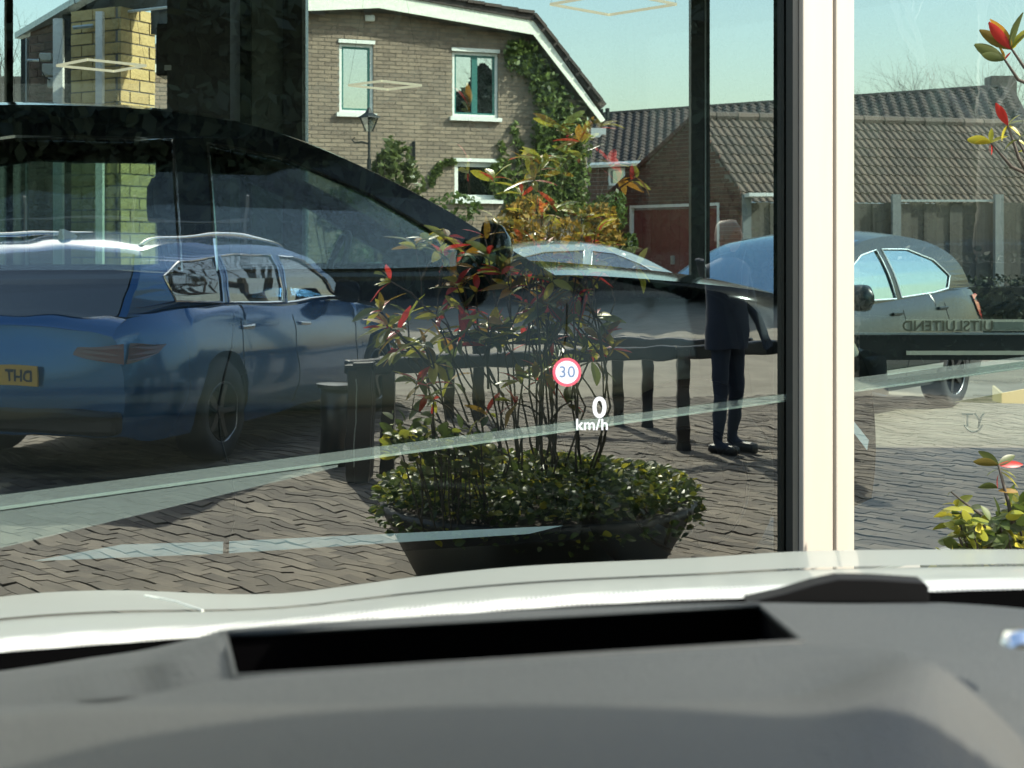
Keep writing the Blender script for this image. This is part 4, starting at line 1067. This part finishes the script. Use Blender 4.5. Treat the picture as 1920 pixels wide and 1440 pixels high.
hb2 = thing('tall_hedge', 'tall dense dark hedge mirrored behind the wire fence', 'hedge', (33.5,4,0)); mb = MB()
leaf_cloud(mb, [Vector((random.uniform(-.4,.4), random.uniform(-19,17), random.uniform(0,9.6))) for _ in range(18000)], 0.5)
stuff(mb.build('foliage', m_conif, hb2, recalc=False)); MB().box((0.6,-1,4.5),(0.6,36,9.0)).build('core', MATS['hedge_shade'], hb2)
hb3 = thing('clipped_hedge', 'chest high dark hedge mirrored low in the right pane', 'hedge', (10.6, 9.6, 0)); mb = MB()
leaf_cloud(mb, [Vector((random.uniform(-.32,.32), random.uniform(-2.2,3.4), random.uniform(0,1.32)+random.gauss(0,.03))) for _ in range(9000)], 0.09)
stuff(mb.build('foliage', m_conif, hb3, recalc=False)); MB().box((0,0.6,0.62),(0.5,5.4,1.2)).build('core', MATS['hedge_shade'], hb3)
bt2 = bare_tree('big leafless tree mirrored over the sky in the right pane', (15.5, 10.6, 0), 8.5, 0.22, 6, None, 0.5)

# wire fence in front of the evergreens
wf = thing('wire_fence', 'grey wire mesh fence with bent post tops, mirrored above the blue car', 'fence')
fx_ = 15.6; m_gal = mat('dull_galvanised_steel', (0.10,0.11,0.105), 0.7)
ws = MB()
for i in range(4):
    y_ = -4.5+i*1.55; po = MB(); po.tube([(fx_,y_,0),(fx_,y_,1.75),(fx_-0.2,y_+0.08,2.1)], 0.022, 6); po.build('post', m_gal, wf)
MB().tube([(fx_,-5.2,1.75),(fx_,0.2,1.75)], 0.018, 6).build('top_rail', m_gal, wf)
for i in range(36):
    ws.tube([(fx_,-5.2+i*0.15,0.05),(fx_,-5.2+i*0.15,1.74)], 0.0015, 3)
for k in range(11): ws.tube([(fx_,-5.2,0.1+k*0.16),(fx_,0.2,0.1+k*0.16)], 0.0015, 3)
stuff(ws.build('wire_mesh', m_gal, wf))

# ------------------------------------------------------------------ black post-and-rail barriers (mirrored)
m_bpost = mat('black_painted_steel', (0.012,0.013,0.018), 0.3, coat=0.4)
def barrier(label, base, posts, railz=0.66):
    t = thing('railing', label, 'railing')
    pp = [VG(px, EYE*F/y_+HOR) for px, y_ in posts]
    for p in pp:
        o = MB(); o.box((p.x,p.y,0.34),(0.085,0.085,0.70)); o.box((p.x,p.y,0.70),(0.12,0.12,0.03)); o.build('post', m_bpost, t, bevel=0.006)
    a, b = base; A_ = VG(a[0], EYE*F/a[1]+HOR); B_ = VG(b[0], EYE*F/b[1]+HOR); A_.z = B_.z = railz
    MB().bar(A_, B_, 0.075, 0.10).build('rail', m_bpost, t, bevel=0.012); return t
barrier('near black railing with square posts, mirrored across the middle of the glass', ((655,8.2),(1490,9.9)), [(735,8.35),(1290,9.35),(1484,9.75),(690,8.0)])
barrier('far black railing with square posts, mirrored beyond the near one', ((830,11.2),(1420,10.1)), [(852,11.1),(905,11.0),(1165,10.6),(1220,10.5)])
bn = VG(636, 870); bin_ = thing('bollard', 'thick black round bollard with flat cap beside the blue car', 'bollard', (bn.x, bn.y, 0))
MB().lathe([(0.001,0),(0.10,0),(0.10,0.46),(0.085,0.47)], 24).build('shaft', m_bpost, bin_, smooth=True)
MB().lathe([(0.001,0.47),(0.12,0.47),(0.12,0.495),(0.001,0.50)], 24).build('cap', m_bpost, bin_)
bn = VG(684, 905); b2 = thing('bollard', 'wide dark square bollard left of the railing end', 'bollard', (bn.x, bn.y, 0))
MB().box((0,0,0.33),(0.15,0.15,0.66)).build('shaft', m_bpost, b2, bevel=0.015); MB().box((0,0,0.675),(0.18,0.18,0.03)).build('cap', m_bpost, b2, bevel=0.006)
MB().box((-0.08,0.0,0.36),(0.01,0.05,0.5)).build('reflector_strip', m_zinc, b2)

# ------------------------------------------------------------------ person (mirrored)
def person(loc, rz, H):
    t = thing('person', 'person in dark clothes standing beside the railing with one arm held out', 'person', loc, rz)
    import bmesh
    k = H/1.75
    J = {'pel':(0,0,0.95),'bel':(0,0,1.10),'chs':(0.01,0,1.32),'nk':(0,0,1.47),'hd0':(0.01,0,1.56),'hd1':(0.02,0,1.66),
         'sl':(0,0.18,1.40),'el':(0.10,0.42,1.36),'wl':(0.22,0.62,1.44),'hl':(0.26,0.69,1.47),
         'sr':(0,-0.18,1.40),'er':(0.03,-0.26,1.12),'wr':(0.16,-0.24,0.92),'hr':(0.20,-0.22,0.85),
         'pl':(0,0.09,0.90),'kl':(0.03,0.11,0.50),'al':(0,0.12,0.09),'tl':(0.16,0.14,0.04),'pr':(0,-0.09,0.90),'kr':(0.02,-0.10,0.50),'ar':(-0.03,-0.10,0.09),'tr':(0.13,-0.12,0.04)}
    Rr_ = {'pel':.15,'bel':.135,'chs':.155,'nk':.055,'hd0':.085,'hd1':.09,'sl':.07,'el':.05,'wl':.033,'hl':.035,'sr':.07,'er':.05,'wr':.033,'hr':.035,'pl':.095,'kl':.062,'al':.042,'tl':.035,'pr':.095,'kr':.062,'ar':.042,'tr':.035}
    E_ = [('pel','bel'),('bel','chs'),('chs','nk'),('nk','hd0'),('hd0','hd1'),('chs','sl'),('sl','el'),('el','wl'),('wl','hl'),('chs','sr'),('sr','er'),('er','wr'),('wr','hr'),('pel','pl'),('pl','kl'),('kl','al'),('al','tl'),('pel','pr'),('pr','kr'),('kr','ar'),('ar','tr')]
    # five fingers on each hand
    for s_, w_ in (('l', 1), ('r', -1)):
        h = Vector(J['h'+s_]); w0 = Vector(J['w'+s_]); d = (h-w0).normalized(); sd = d.cross(Vector((0,0,1))).normalized()
        for f_ in range(5):
            off = (f_-1.5)*0.018 if f_ < 4 else 0.045
            a = h + sd*off*0.8; ln = (0.065,0.075,0.07,0.055,0.05)[f_]
            J['f%s%d'%(s_,f_)] = tuple(a); J['g%s%d'%(s_,f_)] = tuple(a + d*ln*0.8 + Vector((0,0,-0.02)))
            Rr_['f%s%d'%(s_,f_)] = .012; Rr_['g%s%d'%(s_,f_)] = .009; E_ += [('h'+s_,'f%s%d'%(s_,f_)),('f%s%d'%(s_,f_),'g%s%d'%(s_,f_))]
    ks = list(J); me = bpy.data.meshes.new('body'); me.from_pydata([tuple(c*k for c in J[q]) for q in ks], [(ks.index(a), ks.index(b)) for a, b in E_], [])
    o = link('body', me, t); me.materials.append(m_cloth)
    md = o.modifiers.new('skin', 'SKIN'); md.use_smooth_shade = True
    for i, q in enumerate(ks): me.skin_vertices[0].data[i].radius = (Rr_[q]*k,)*2; me.skin_vertices[0].data[i].use_root = (q == 'pel')
    sb = o.modifiers.new('sub', 'SUBSURF'); sb.levels = 1; sb.render_levels = 1
    for s_ in (1,-1):
        MB().box((0.06*k, (0.12 if s_ > 0 else -0.11)*k, 0.045*k), (0.27*k,0.095*k,0.085*k)).build('shoe', m_dkplast, t, bevel=0.03)
    jk = MB(); jk.lathe([(0.20,0.80),(0.205,0.95),(0.185,1.12),(0.20,1.30),(0.19,1.40),(0.12,1.47),(0.06,1.49)], 18); jk.v = [(x*0.72*k, y*1.0*k, z*k) for x, y, z in jk.v]; jk.build('jacket', m_cloth, t, smooth=True)
    hm = MB(); hm.lathe([(0.001,1.755),(0.05,1.75),(0.085,1.715),(0.098,1.66),(0.09,1.60),(0.07,1.55),(0.045,1.525)], 16)
    hm.v = [((x*1.05+0.02)*k, y*0.86*k, z*k) for x, y, z in hm.v]; hm.build('head', m_skin, t, smooth=True)
    hr = MB(); hr.lathe([(0.001,1.775),(0.06,1.768),(0.098,1.73),(0.108,1.67),(0.10,1.62)], 16)
    hr.v = [((x*1.05-0.0)*k, y*0.9*k, z*k) for x, y, z in hr.v]; hr.build('hair', m_hair, t, smooth=True)
    fe = MB(); fe.box((0.125*k,0,1.645*k),(0.03*k,0.02*k,0.04*k)); 
    for s_ in (1,-1): fe.box((0.01*k, s_*0.085*k, 1.645*k),(0.03*k,0.02*k,0.05*k))
    fe.build('nose_and_ears', m_skin, t, bevel=0.006)
    ey = MB()
    for s_ in (1,-1): ey.box((0.108*k, s_*0.034*k, 1.67*k),(0.012*k,0.024*k,0.010*k))
    ey.box((0.105*k,0,1.60*k),(0.012*k,0.045*k,0.008*k)); ey.build('eyes_and_mouth', mat('dark_features', (0.08,0.04,0.03), 0.6), t)
    return t
pv = MR((1372-960)/F*9.2, 9.2)
# faces the glass; arm held out to the viewer's left in the mirror image
person((pv.x, pv.y, 0), radians(135), 1.54)

# ------------------------------------------------------------------ planter with photinia in front of the glass
PX, PY = 1.88, 4.02
pl_ = thing('planter', 'dark round planter tub in front of the glass, at the right edge', 'planter', (PX, PY, 0))
tub = MB().lathe([(0.42,0.0),(0.50,0.02),(0.62,0.24),(0.66,0.30),(0.66,0.33),(0.61,0.33),(0.58,0.27)], 40); tub.build('tub', m_pot, pl_, smooth=True)
MB().lathe([(0.001,0.285),(0.3,0.29),(0.60,0.27)], 28).build('soil', m_soil, pl_, smooth=True)
def leafmesh(name, m, L=0.11, w=0.032, curl=0.25):
    rows = []; n = 6
    for i in range(n+1):
        t_ = i/n; ww = w*sin(pi*min(1, t_*0.94+0.03))**0.8; z = -curl*L*t_*t_
        rows.append([(t_*L, -ww/2, z+0.12*ww), (t_*L, 0, z-0.02*ww), (t_*L, ww/2, z+0.12*ww)])
    return MB().grid(rows).mesh(name, m, smooth=True)
phot = thing('photinia_shrub', 'tall photinia with red and yellow leaf whorls growing from the dark planter', 'shrub', (PX, PY, 0))
LM = [leafmesh('leaf', m_lred, 0.115, 0.03), leafmesh('leaf', m_lyel, 0.12, 0.04), leafmesh('leaf', m_olive, 0.13, 0.045), leafmesh('leaf', m_autumn, 0.115, 0.036)]
stems = MB(); allleaf = []
def rot_to(d, roll):
    q = Vector(d).to_track_quat('X', 'Z'); return q @ Matrix.Rotation(roll, 3, 'X').to_quaternion()
def whorl(p, up, n, kind=None, red=0.3, sz=1.0):
    up = Vector(up).normalized(); e = up.orthogonal().normalized(); f = up.cross(e); a0 = random.uniform(0, 2*pi)
    for k in range(n):
        a = a0+2*pi*k/n+random.gauss(0,.25); tilt = random.uniform(0.05,0.9)
        d = (e*cos(a)+f*sin(a)+up*tilt).normalized()
        r = random.random(); kd = kind if kind is not None else (0 if r < red else 1 if r < red+.3 else 2 if r < red+.55 else 3)
        allleaf.append((Vector(p)-up*random.uniform(0,0.03), rot_to(d, random.gauss(0,.5)), kd, sz*random.uniform(.75,1.2)))
for k in range(40):
    a = random.uniform(0, 2*pi); rr = random.uniform(0.1, 0.62)*(1.0); h = random.choice((random.uniform(0.8,1.4), random.uniform(1.1,1.95)))
    top_ = Vector((rr*cos(a)*(0.35 if cos(a) < 0 else 1)+0.12, rr*(0.62 if sin(a) > 0 else 1.3)*sin(a), h)); b0 = Vector((0.45*rr*cos(a), 0.45*rr*sin(a), 0.28))
    pts = [b0, b0.lerp(top_, .35)+Vector((random.gauss(0,.045),random.gauss(0,.06),.05)), b0.lerp(top_, .7)+Vector((random.gauss(0,.05),random.gauss(0,.07),.04)), top_]
    pts = [Vector(p) for p in pts]; stems.tube(pts, [0.005,0.0045,0.0035,0.0025], 5)
    dirv = (pts[3]-pts[2]).normalized()
    whorl(top_, dirv, random.randint(6,9), red=0.24)
    for q in range(random.randint(2,4)):
        s_ = pts[random.choice((1,2,2))].lerp(pts[3], random.uniform(0,.6)); nd = (dirv+Vector((random.gauss(0,.7),random.gauss(0,.7),random.uniform(-.1,.5)))).normalized()
        e_ = s_+nd*random.uniform(.10,.28); stems.tube([s_, s_.lerp(e_,.5)+Vector((0,0,.015)), e_], [0.005,0.004,0.002], 4); whorl(e_, nd, random.randint(4,7), red=0.18, sz=.9)
# the sprigs that reach into the direct view at the right edge
def sprig(px, py, Y, bx, by, leaves):
    tip = P(px, py, Y)-Vector((PX,PY,0)); base = P(bx, by, Y)-Vector((PX,PY,0))
    mid = base.lerp(tip, .5)+Vector((0,0,-0.02)); stems.tube([base, mid, tip], [0.006,0.0045,0.003], 6)
    for (lx_, ly_, kd, s_) in leaves:
        e_ = P(lx_, ly_, Y)-Vector((PX,PY,0)); d = e_-tip; d += Vector((0,random.uniform(-.3,.1)*d.length,0))
        allleaf.insert(0, (tip.copy(), rot_to(d, s_), kd, d.length/0.12))
YS = 3.75
sprig(1897,92,YS, 1945,135, [(1838,40,0,1.2),(1832,54,3,1.4),(1868,28,3,.6),(1900,30,2,.3),(1893,60,2,1.6),(1915,60,2,.4),(1925,45,1,.8),(1905,85,1,1.2)])
sprig(1884,112,YS, 1935,160, [(1828,84,2,1.3),(1838,102,2,1.3),(1878,84,3,.5),(1893,96,0,1.0)])
sprig(1858,268,YS, 1935,330, [(1803,256,1,1.0),(1822,262,1,.8),(1856,240,1,.2),(1862,290,0,.1),(1850,285,0,.3),(1885,250,1,.6),(1870,278,3,.9)])
sprig(1890,235,YS, 1930,330, [(1855,190,0,1.1),(1868,196,0,.9),(1905,212,1,.3),(1918,220,2,.2),(1915,250,1,.7),(1872,262,1,.8),(1885,222,0,1.2)])
sprig(1908,262,YS, 1945,300, [(1878,275,2,.6),(1920,250,2,.4),(1925,270,1,.9)])
for i, (p, q, kd, s_) in enumerate(allleaf[:300]):
    o = link('leaf', LM[kd], phot, p); o.rotation_mode = 'QUATERNION'; o.rotation_quaternion = q; o.scale = (s_,)*3
for kd in range(4):
    rm = MB(); src = LM[kd]; sv = [v.co.copy() for v in src.vertices]; sf_ = [tuple(f.vertices) for f in src.polygons]
    for (p, q, k2, s_) in allleaf[300:]:
        if k2 == kd: rm.add([p + q @ (v*s_) for v in sv], sf_)
    if rm.v: stuff(rm.build('leaves', src.materials[0], phot, recalc=False))
stems.build('stem', m_bark, phot, smooth=True, recalc=False)
# low ivy-like plants in the tub
low = thing('trailing_ivy', 'green trailing plants filling the dark planter around the photinia stems', 'plant', (PX, PY, 0))
LI = [leafmesh('leaf', m_leafg, 0.055, 0.035, .2), leafmesh('leaf', m_lyel, 0.055, 0.035, .2), leafmesh('leaf', m_olive, 0.05, 0.035, .3)]
ll = []
for _ in range(6000):
    a = random.uniform(0, 2*pi); rr = 0.68*sqrt(random.random()); z = 0.29+0.19*(1-(rr/0.78)**2.5)*random.uniform(.1,.8)+ (0.05 if rr < .66 else -0.06*random.random())
    d = Vector((random.gauss(0,1)+cos(a)*.6, random.gauss(0,1)+sin(a)*.6, random.uniform(-.3,.9))).normalized()
    ll.append((Vector((rr*cos(a), rr*sin(a), z)), rot_to(d, random.gauss(0,.8)), random.choice((0,0,0,1,2,2)), random.uniform(.35,.85)))
for _ in range(330):                    # taller tuft on the street side of the tub
    px_, y_ = random.uniform(1785, 1990), random.uniform(0, 1); top_y = 945+ (1990-px_)*0.10 + 18*sin(px_/17)
    q_ = P(px_, top_y + y_*95, random.uniform(3.45, 3.85)) - Vector((PX, PY, 0))
    d = Vector((random.gauss(0,1), random.gauss(0,1), random.uniform(-.2,.9))).normalized()
    ll.append((q_, rot_to(d, random.gauss(0,.8)), random.choice((0,0,1,2)), random.uniform(.6,1.1)))
tw_ = MB()
for _ in range(26):
    q_ = P(random.uniform(1790,1960), random.uniform(950,1010), random.uniform(3.5,3.8)) - Vector((PX, PY, 0)); tw_.tube([(q_.x+0.12, q_.y+random.uniform(-.05,.1), 0.30), q_], 0.003, 4)
tw_.build('stem', m_bark, low, recalc=False)
ll.sort(key=lambda e: e[0].x + 0.2*e[0].y - e[0].z*2)
for (p, q, kd, s_) in ll[:280]:
    o = link('leaf', LI[kd], low, p); o.rotation_mode = 'QUATERNION'; o.rotation_quaternion = q; o.scale = (s_,)*3
for kd in range(3):
    rm = MB(); src = LI[kd]; sv = [v.co.copy() for v in src.vertices]; sf_ = [tuple(f.vertices) for f in src.polygons]
    for (p, q, k2, s_) in ll[280:]:
        if k2 == kd: rm.add([p + q @ (v*s_) for v in sv], sf_)
    stuff(rm.build('leaves', src.materials[0], low, recalc=False))
# seedling standing up out of the ivy
sd_ = thing('seedling', 'young umbrella-leaved shoot standing up at the left rim of the planter', 'plant', (PX, PY, 0))
YQ = 3.62; sst = MB()
def sd(px, py, dy=0): return P(px, py, YQ+dy)-Vector((PX,PY,0))
sst.tube([sd(1905,1010), sd(1890,940), sd(1872,872)], [0.006,0.005,0.003], 6)
sst.tube([sd(1840,965), sd(1805,940), sd(1783,922)], [0.004,0.003,0.002], 5)
for (bx, by, lx_, ly_, kd, s_) in ((1872,872,1838,842,2,1.0),(1872,872,1818,858,3,1.2),(1872,872,1902,850,2,.8),(1872,872,1925,868,0,1.2),(1872,880,1850,885,2,.3),(1875,880,1908,888,1,.2),
    (1875,885,1915,905,1,.3),(1872,890,1865,915,0,.4),(1870,915,1832,905,2,.9),(1872,920,1912,918,3,.9),(1790,945,1768,940,1,.3),(1792,950,1772,958,1,.4),(1795,950,1790,930,1,.5),(1783,922,1775,928,2,.8)):
    p = sd(bx, by); d = sd(lx_, ly_, random.uniform(-.03,.02))-p
    o = link('leaf', LM[kd], sd_, p); o.rotation_mode = 'QUATERNION'; o.rotation_quaternion = rot_to(d, s_); o.scale = (d.length/0.12, d.length/0.12, d.length/0.12)
sst.build('stem', m_bark, sd_, smooth=True)

# ------------------------------------------------------------------ the car we sit in: bonnet, wiper, dashboard, head-up display
own = thing('own_car_front', 'pale bonnet, windscreen base and grey dashboard of the car we look out of', 'car')
m_hood = mat('pale_bonnet_paint', (0.34,0.37,0.325), 0.42, spec=0.25, coat=0.35, coatr=0.08)
def row(pts, Y, n=40, x0=-260, x1=1990):
    f = lerp_curve(cr(pts, 5)); return [P(x0+(x1-x0)*i/n, f(x0+(x1-x0)*i/n), Y) for i in range(n+1)]
top_e = [(-260,1150),(0,1119),(120,1109),(250,1107),(420,1114),(540,1112),(650,1099),(800,1079),(1000,1060),(1300,1046),(1490,1034),(1650,1031),(1920,1030),(2200,1032)]
low_e = [(-260,1240),(0,1215),(400,1184),(750,1152),(1100,1126),(1480,1110),(1920,1096),(2200,1090)]
def offs(pts, d): return [(x, y+d) for x, y in pts]
def mixe(a, b, t_):
    fa, fb_ = lerp_curve(cr(a,5)), lerp_curve(cr(b,5)); return [(x, fa(x)*(1-t_)+fb_(x)*t_) for x in range(-260, 2201, 60)]
rows = [row(offs(top_e, 8), 2.05), row(top_e, 1.99), row(mixe(top_e, low_e, .10), 1.8), row(mixe(top_e, low_e, .25), 1.58), row(mixe(top_e, low_e, .42), 1.38)]
MB().grid([[tuple(p) for p in r] for r in rows]).build('bonnet', m_hood, own, smooth=True)
# windscreen base moulding with dotted print
m_frit = bpy.data.materials.new('dotted_print'); m_frit.use_nodes = True
nt = m_frit.node_tree; N = nt.nodes; L = nt.links; b = N['Principled BSDF']; b.inputs['Roughness'].default_value = 0.25
tc = N.new('ShaderNodeTexCoord'); vo = N.new('ShaderNodeTexVoronoi'); vo.inputs['Scale'].default_value = 260; vo.inputs['Randomness'].default_value = 0.0
L.new(tc.outputs['Object'], vo.inputs['Vector']); cr_ = N.new('ShaderNodeValToRGB'); cr_.color_ramp.elements[0].position = 0.32; cr_.color_ramp.elements[1].position = 0.42
cr_.color_ramp.elements[0].color = (0.22,0.22,0.21,1); cr_.color_ramp.elements[1].color = (0.60,0.62,0.56,1)
L.new(vo.outputs['Distance'], cr_.inputs[0]); L.new(cr_.outputs[0], b.inputs['Base Color'])
edge1 = mixe(top_e, low_e, .42)
def zr(r, dz): return [p+Vector((0,0,dz)) for p in r]
r0 = row(mixe(top_e, low_e, .46), 1.36); r1 = row(mixe(top_e, low_e, .52), 1.24); r2 = row(mixe(top_e, low_e, .66), 1.16); r3 = row(mixe(top_e, low_e, .80), 1.11)
MB().grid([[tuple(p) for p in r] for r in (zr(r0,-.01), r0, r1, r2, r3)]).build('windscreen_base', m_hood, own, smooth=True)
r4 = row(low_e, 1.07); r5 = row(offs(low_e, 14), 1.06)
MB().grid([[tuple(p) for p in r] for r in (r3, r4, r5)]).build('dotted_band', m_frit, own, smooth=True)
MB().grid([[tuple(p) for p in r] for r in (row(offs(low_e,8), 1.03), row(offs(low_e,120), 0.92))]).build('cowl', mat('cowl_black', (0.002,0.002,0.002), 1.0, spec=0.0), own)
# wiper arm hub
wp = [(1400,1130),(1470,1114),(1530,1096),(1575,1086),(1640,1087),(1735,1093),(1742,1103),(1742,1130)]
MB().prism([P(x,y,1.0) for x, y in wp], (0,0.02,0.0)).build('wiper_arm', mat('wiper_black', (0.004,0.004,0.004), 0.7, spec=0.2), own, bevel=0.004)
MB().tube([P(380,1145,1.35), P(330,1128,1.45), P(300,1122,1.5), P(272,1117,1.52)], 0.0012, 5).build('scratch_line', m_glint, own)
# dashboard
m_dash = mat('dashboard_soft_plastic', (0.058,0.063,0.060), 0.5, noise=0.25, nscale=6, col2=(0.034,0.038,0.037), bump=0.5, bscale=500, spec=0.35)
m_dash2 = mat('binnacle_plastic', (0.060,0.063,0.058), 0.55, noise=0.2, nscale=4, col2=(0.050,0.053,0.049), bump=0.4, bscale=500, spec=0.35)
back = [(-260,1270),(0,1252),(250,1222),(380,1192),(440,1178),(700,1160),(1000,1143),(1300,1132),(1440,1130),(1600,1132),(1920,1128),(2200,1128)]
fb1 = lerp_curve(cr(back, 5))
def PD(x_, y_, Y_): return P(x_, y_, Y_*(1+0.30*((x_-960)/1100)**2))
def rgrid(rws, nm, m, n=34, parent=own, ridge=None):
    out = []
    for x0_, x1_, fy, Y_ in rws:
        r = []
        for i in range(n+1):
            x_ = x0_+(x1_-x0_)*i/n; y_ = fy(x_) if callable(fy) else fy; Yq = Y_(x_) if callable(Y_) else Y_
            if ridge: Yq *= ridge(x_, y_)
            r.append(tuple(PD(x_, y_, Yq)))
        out.append(r)
    return MB().grid(out).build(nm, m, parent, smooth=True)
lip = lerp_curve(cr([(-260,1338),(0,1326),(200,1312),(330,1294),(440,1273),(900,1243),(1505,1207),(1600,1208),(2200,1225)], 4))
rgl = lambda x_, y_: 1-0.05*math.exp(-((x_-(405-(y_-1190)*1.7))/50)**2)
rgrid([(-260,412,fb1,.87),(-260,418,lambda x_: fb1(x_)+5,.82),(-260,421,lambda x_: max(fb1(x_)+12, 1194+(421-x_)*.15),.755),(-260,428,lambda x_: 1226+(428-x_)*.14,.70),(-260,441,lambda x_: lip(x_)-1,.64)], 'dash_top', m_dash, ridge=rgl)
rgrid([(1432,2200,fb1,.87),(1424,2200,lambda x_: 1138+(x_-1424)*.01,.80),(1460,2200,lambda x_: 1168+(x_-1460)*.012,.72),(1507,2200,lambda x_: 1206+(x_-1507)*.012,.645),(1500,2200,lambda x_: 1240+(x_-1500)*.01,.60),(1490,2200,1330,.53),(1480,2200,1480,.43)], 'dash_top', m_dash)
rgrid([(412,1432,lambda x_: fb1(x_)+0,.87),(416,1428,lambda x_: fb1(x_)+6,.81),(421,1423,lambda x_: 1191-(x_-421)*.0552,.775)], 'recess_rim', m_dash)
rc = [PD(420,1190,.755), PD(1423,1135.5,.785), PD(1506,1206.5,.64), PD(441,1273,.63)]
dp = Vector((0,0.02,-0.16)); mb = MB(); lo = [p+dp for p in rc]
mb.add([tuple(p) for p in rc+lo], [(0,1,5,4),(1,2,6,5),(2,3,7,6),(3,0,4,7),(4,5,6,7)]); mb.build('display_recess', mat('recess_black', (0.002,0.002,0.0025), 0.9, spec=0.05), own, recalc=False)
MB().tube([rc[0],rc[1],rc[2],rc[3],rc[0]], 0.0022, 6).build('recess_edge', m_dash, own, smooth=True)
crease = cr([(-260,1350),(0,1340),(200,1325),(700,1322),(1200,1318),(1400,1312),(1490,1304),(1570,1283),(1640,1256),(1700,1240),(1750,1243),(1800,1275),(1860,1330),(1940,1410),(2010,1500)], 5)
cf = lerp_curve(crease)
rgrid([(-260,1600,lambda x_: lip(x_)-2,.634),(-260,1640,lambda x_: lip(x_)+5,.608),(-260,1690,lambda x_: lip(x_)*.72+cf(x_)*.28,.59),(-260,1700,lambda x_: lip(x_)*.35+cf(x_)*.65,.555),(-260,1700,lambda x_: cf(x_)+6,.52)], 'dash_front', m_dash)
rgrid([(-260,2010,lambda x_: cf(x_)+16,.512),(-260,2010,lambda x_: cf(x_)+4,.500),(-260,2010,cf,.490),(-260,2010,lambda x_: cf(x_)+14,.475),(-260,2010,lambda x_: cf(x_)+60,.44),(-260,2010,lambda x_: max(1420,cf(x_)+60)+50,.39),(-260,2010,lambda x_: max(1500,cf(x_)+90)+60,.34)], 'instrument_cover', m_dash2, n=60)
# unseen roof of this car, narrower than real, added to shade the near dashboard
shade_roof = MB(); shade_roof.grid([[(-0.72+1.36*i/8, yy, 1.60+0.05*zz-0.03*((i-4)/4)**2) for i in range(9)] for yy, zz in ((0.36,0),(0.1,.5),(-0.4,1),(-1.2,1))]); shade_roof.build('roof', m_hood, own, smooth=True, solid=0.04)
MB().lathe([(0.001,0.006),(0.008,0.005),(0.010,0.0)], 16, c=tuple(P(1915,1206,.66))).build('button', m_chrome, own, smooth=True)

# head-up display image
m_hw = mat('display_white', (0.2,0.2,0.2), 0.6, emis=(0.93,0.97,1.0), estr=0.62)
m_hr = mat('display_red', (0.3,0.04,0.05), 0.6, emis=(1.0,0.10,0.16), estr=0.5)
m_hb = mat('display_numerals', (0.1,0.15,0.25), 0.6, emis=(0.13,0.19,0.32), estr=0.25)
YH = 2.35
hud = thing('head_up_display', 'glowing head-up display with speed limit 30 over the speed readout 0 km/h', 'display')
c = P(1063, 698, YH); r_ = 26.5/F*YH
sgn = thing_part('speed_limit_sign', hud, (0,0,0))
MB().lathe([(0.001,0.0),(r_*0.80,0.0),(r_*0.80,0.003),(0.001,0.003)], 40, c=tuple(c), axis='y').build('disc', m_hw, sgn)
MB().lathe([(r_*0.80,0.0),(r_,0.0),(r_,0.003),(r_*0.8,0.003),(r_*0.80,0.0)], 40, c=tuple(c), axis='y').build('ring', m_hr, sgn)
text_obj('numerals', '30', m_hb, 0.027, frameM(c+Vector((0,-0.004,0)), (1,0,0), (0,0,1)), sgn, ext=0.0005, spacing=1.1, bold=0.0004)
text_obj('speed_digit', '0', m_hw, 0.049, frameM(P(1124,766,YH), (1,0,0), (0,0,1)), hud, ext=0.0005, bold=0.0007)
text_obj('unit_text', 'km/h', m_hw, 0.0265, frameM(P(1110,797,YH), (1,0,0), (0,0,1)), hud, ext=0.0005, bold=0.0002, spacing=1.05)

# round 'TY' mark and a yellow banner corner low on the far glass
mk = thing('window_lettering', 'white letters TY above a curved line on the right pane', 'lettering')
YM = 6.05
m_wt = mat('white_vinyl', (0.75,0.76,0.66), 0.6)
text_obj('letters', 'TY', m_wt, 0.085, frameM(P(1825,789,YM), (1,0,0), (0,0,1)), mk)
MB().tube([P(1808+34*i/10, 797+13*sin(pi*i/10)**.7, YM) for i in range(11)], 0.004, 5).build('curved_line', m_wt, mk)
MB().tube([P(1834,803,YM), P(1841,781,YM)], 0.004, 5).build('stroke', m_wt, mk)
bnr = MB().prism([P(1790,754,YM), P(1930,757,YM), P(1930,728,YM)], (0,0.01,0)).build('banner', mat('yellow_banner', (0.55,0.48,0.22), 0.7, noise=0.3, nscale=3, col2=(0.6,0.56,0.35)))
tag(bnr, 'slanting pale yellow banner corner at the right edge above the letters', 'banner')
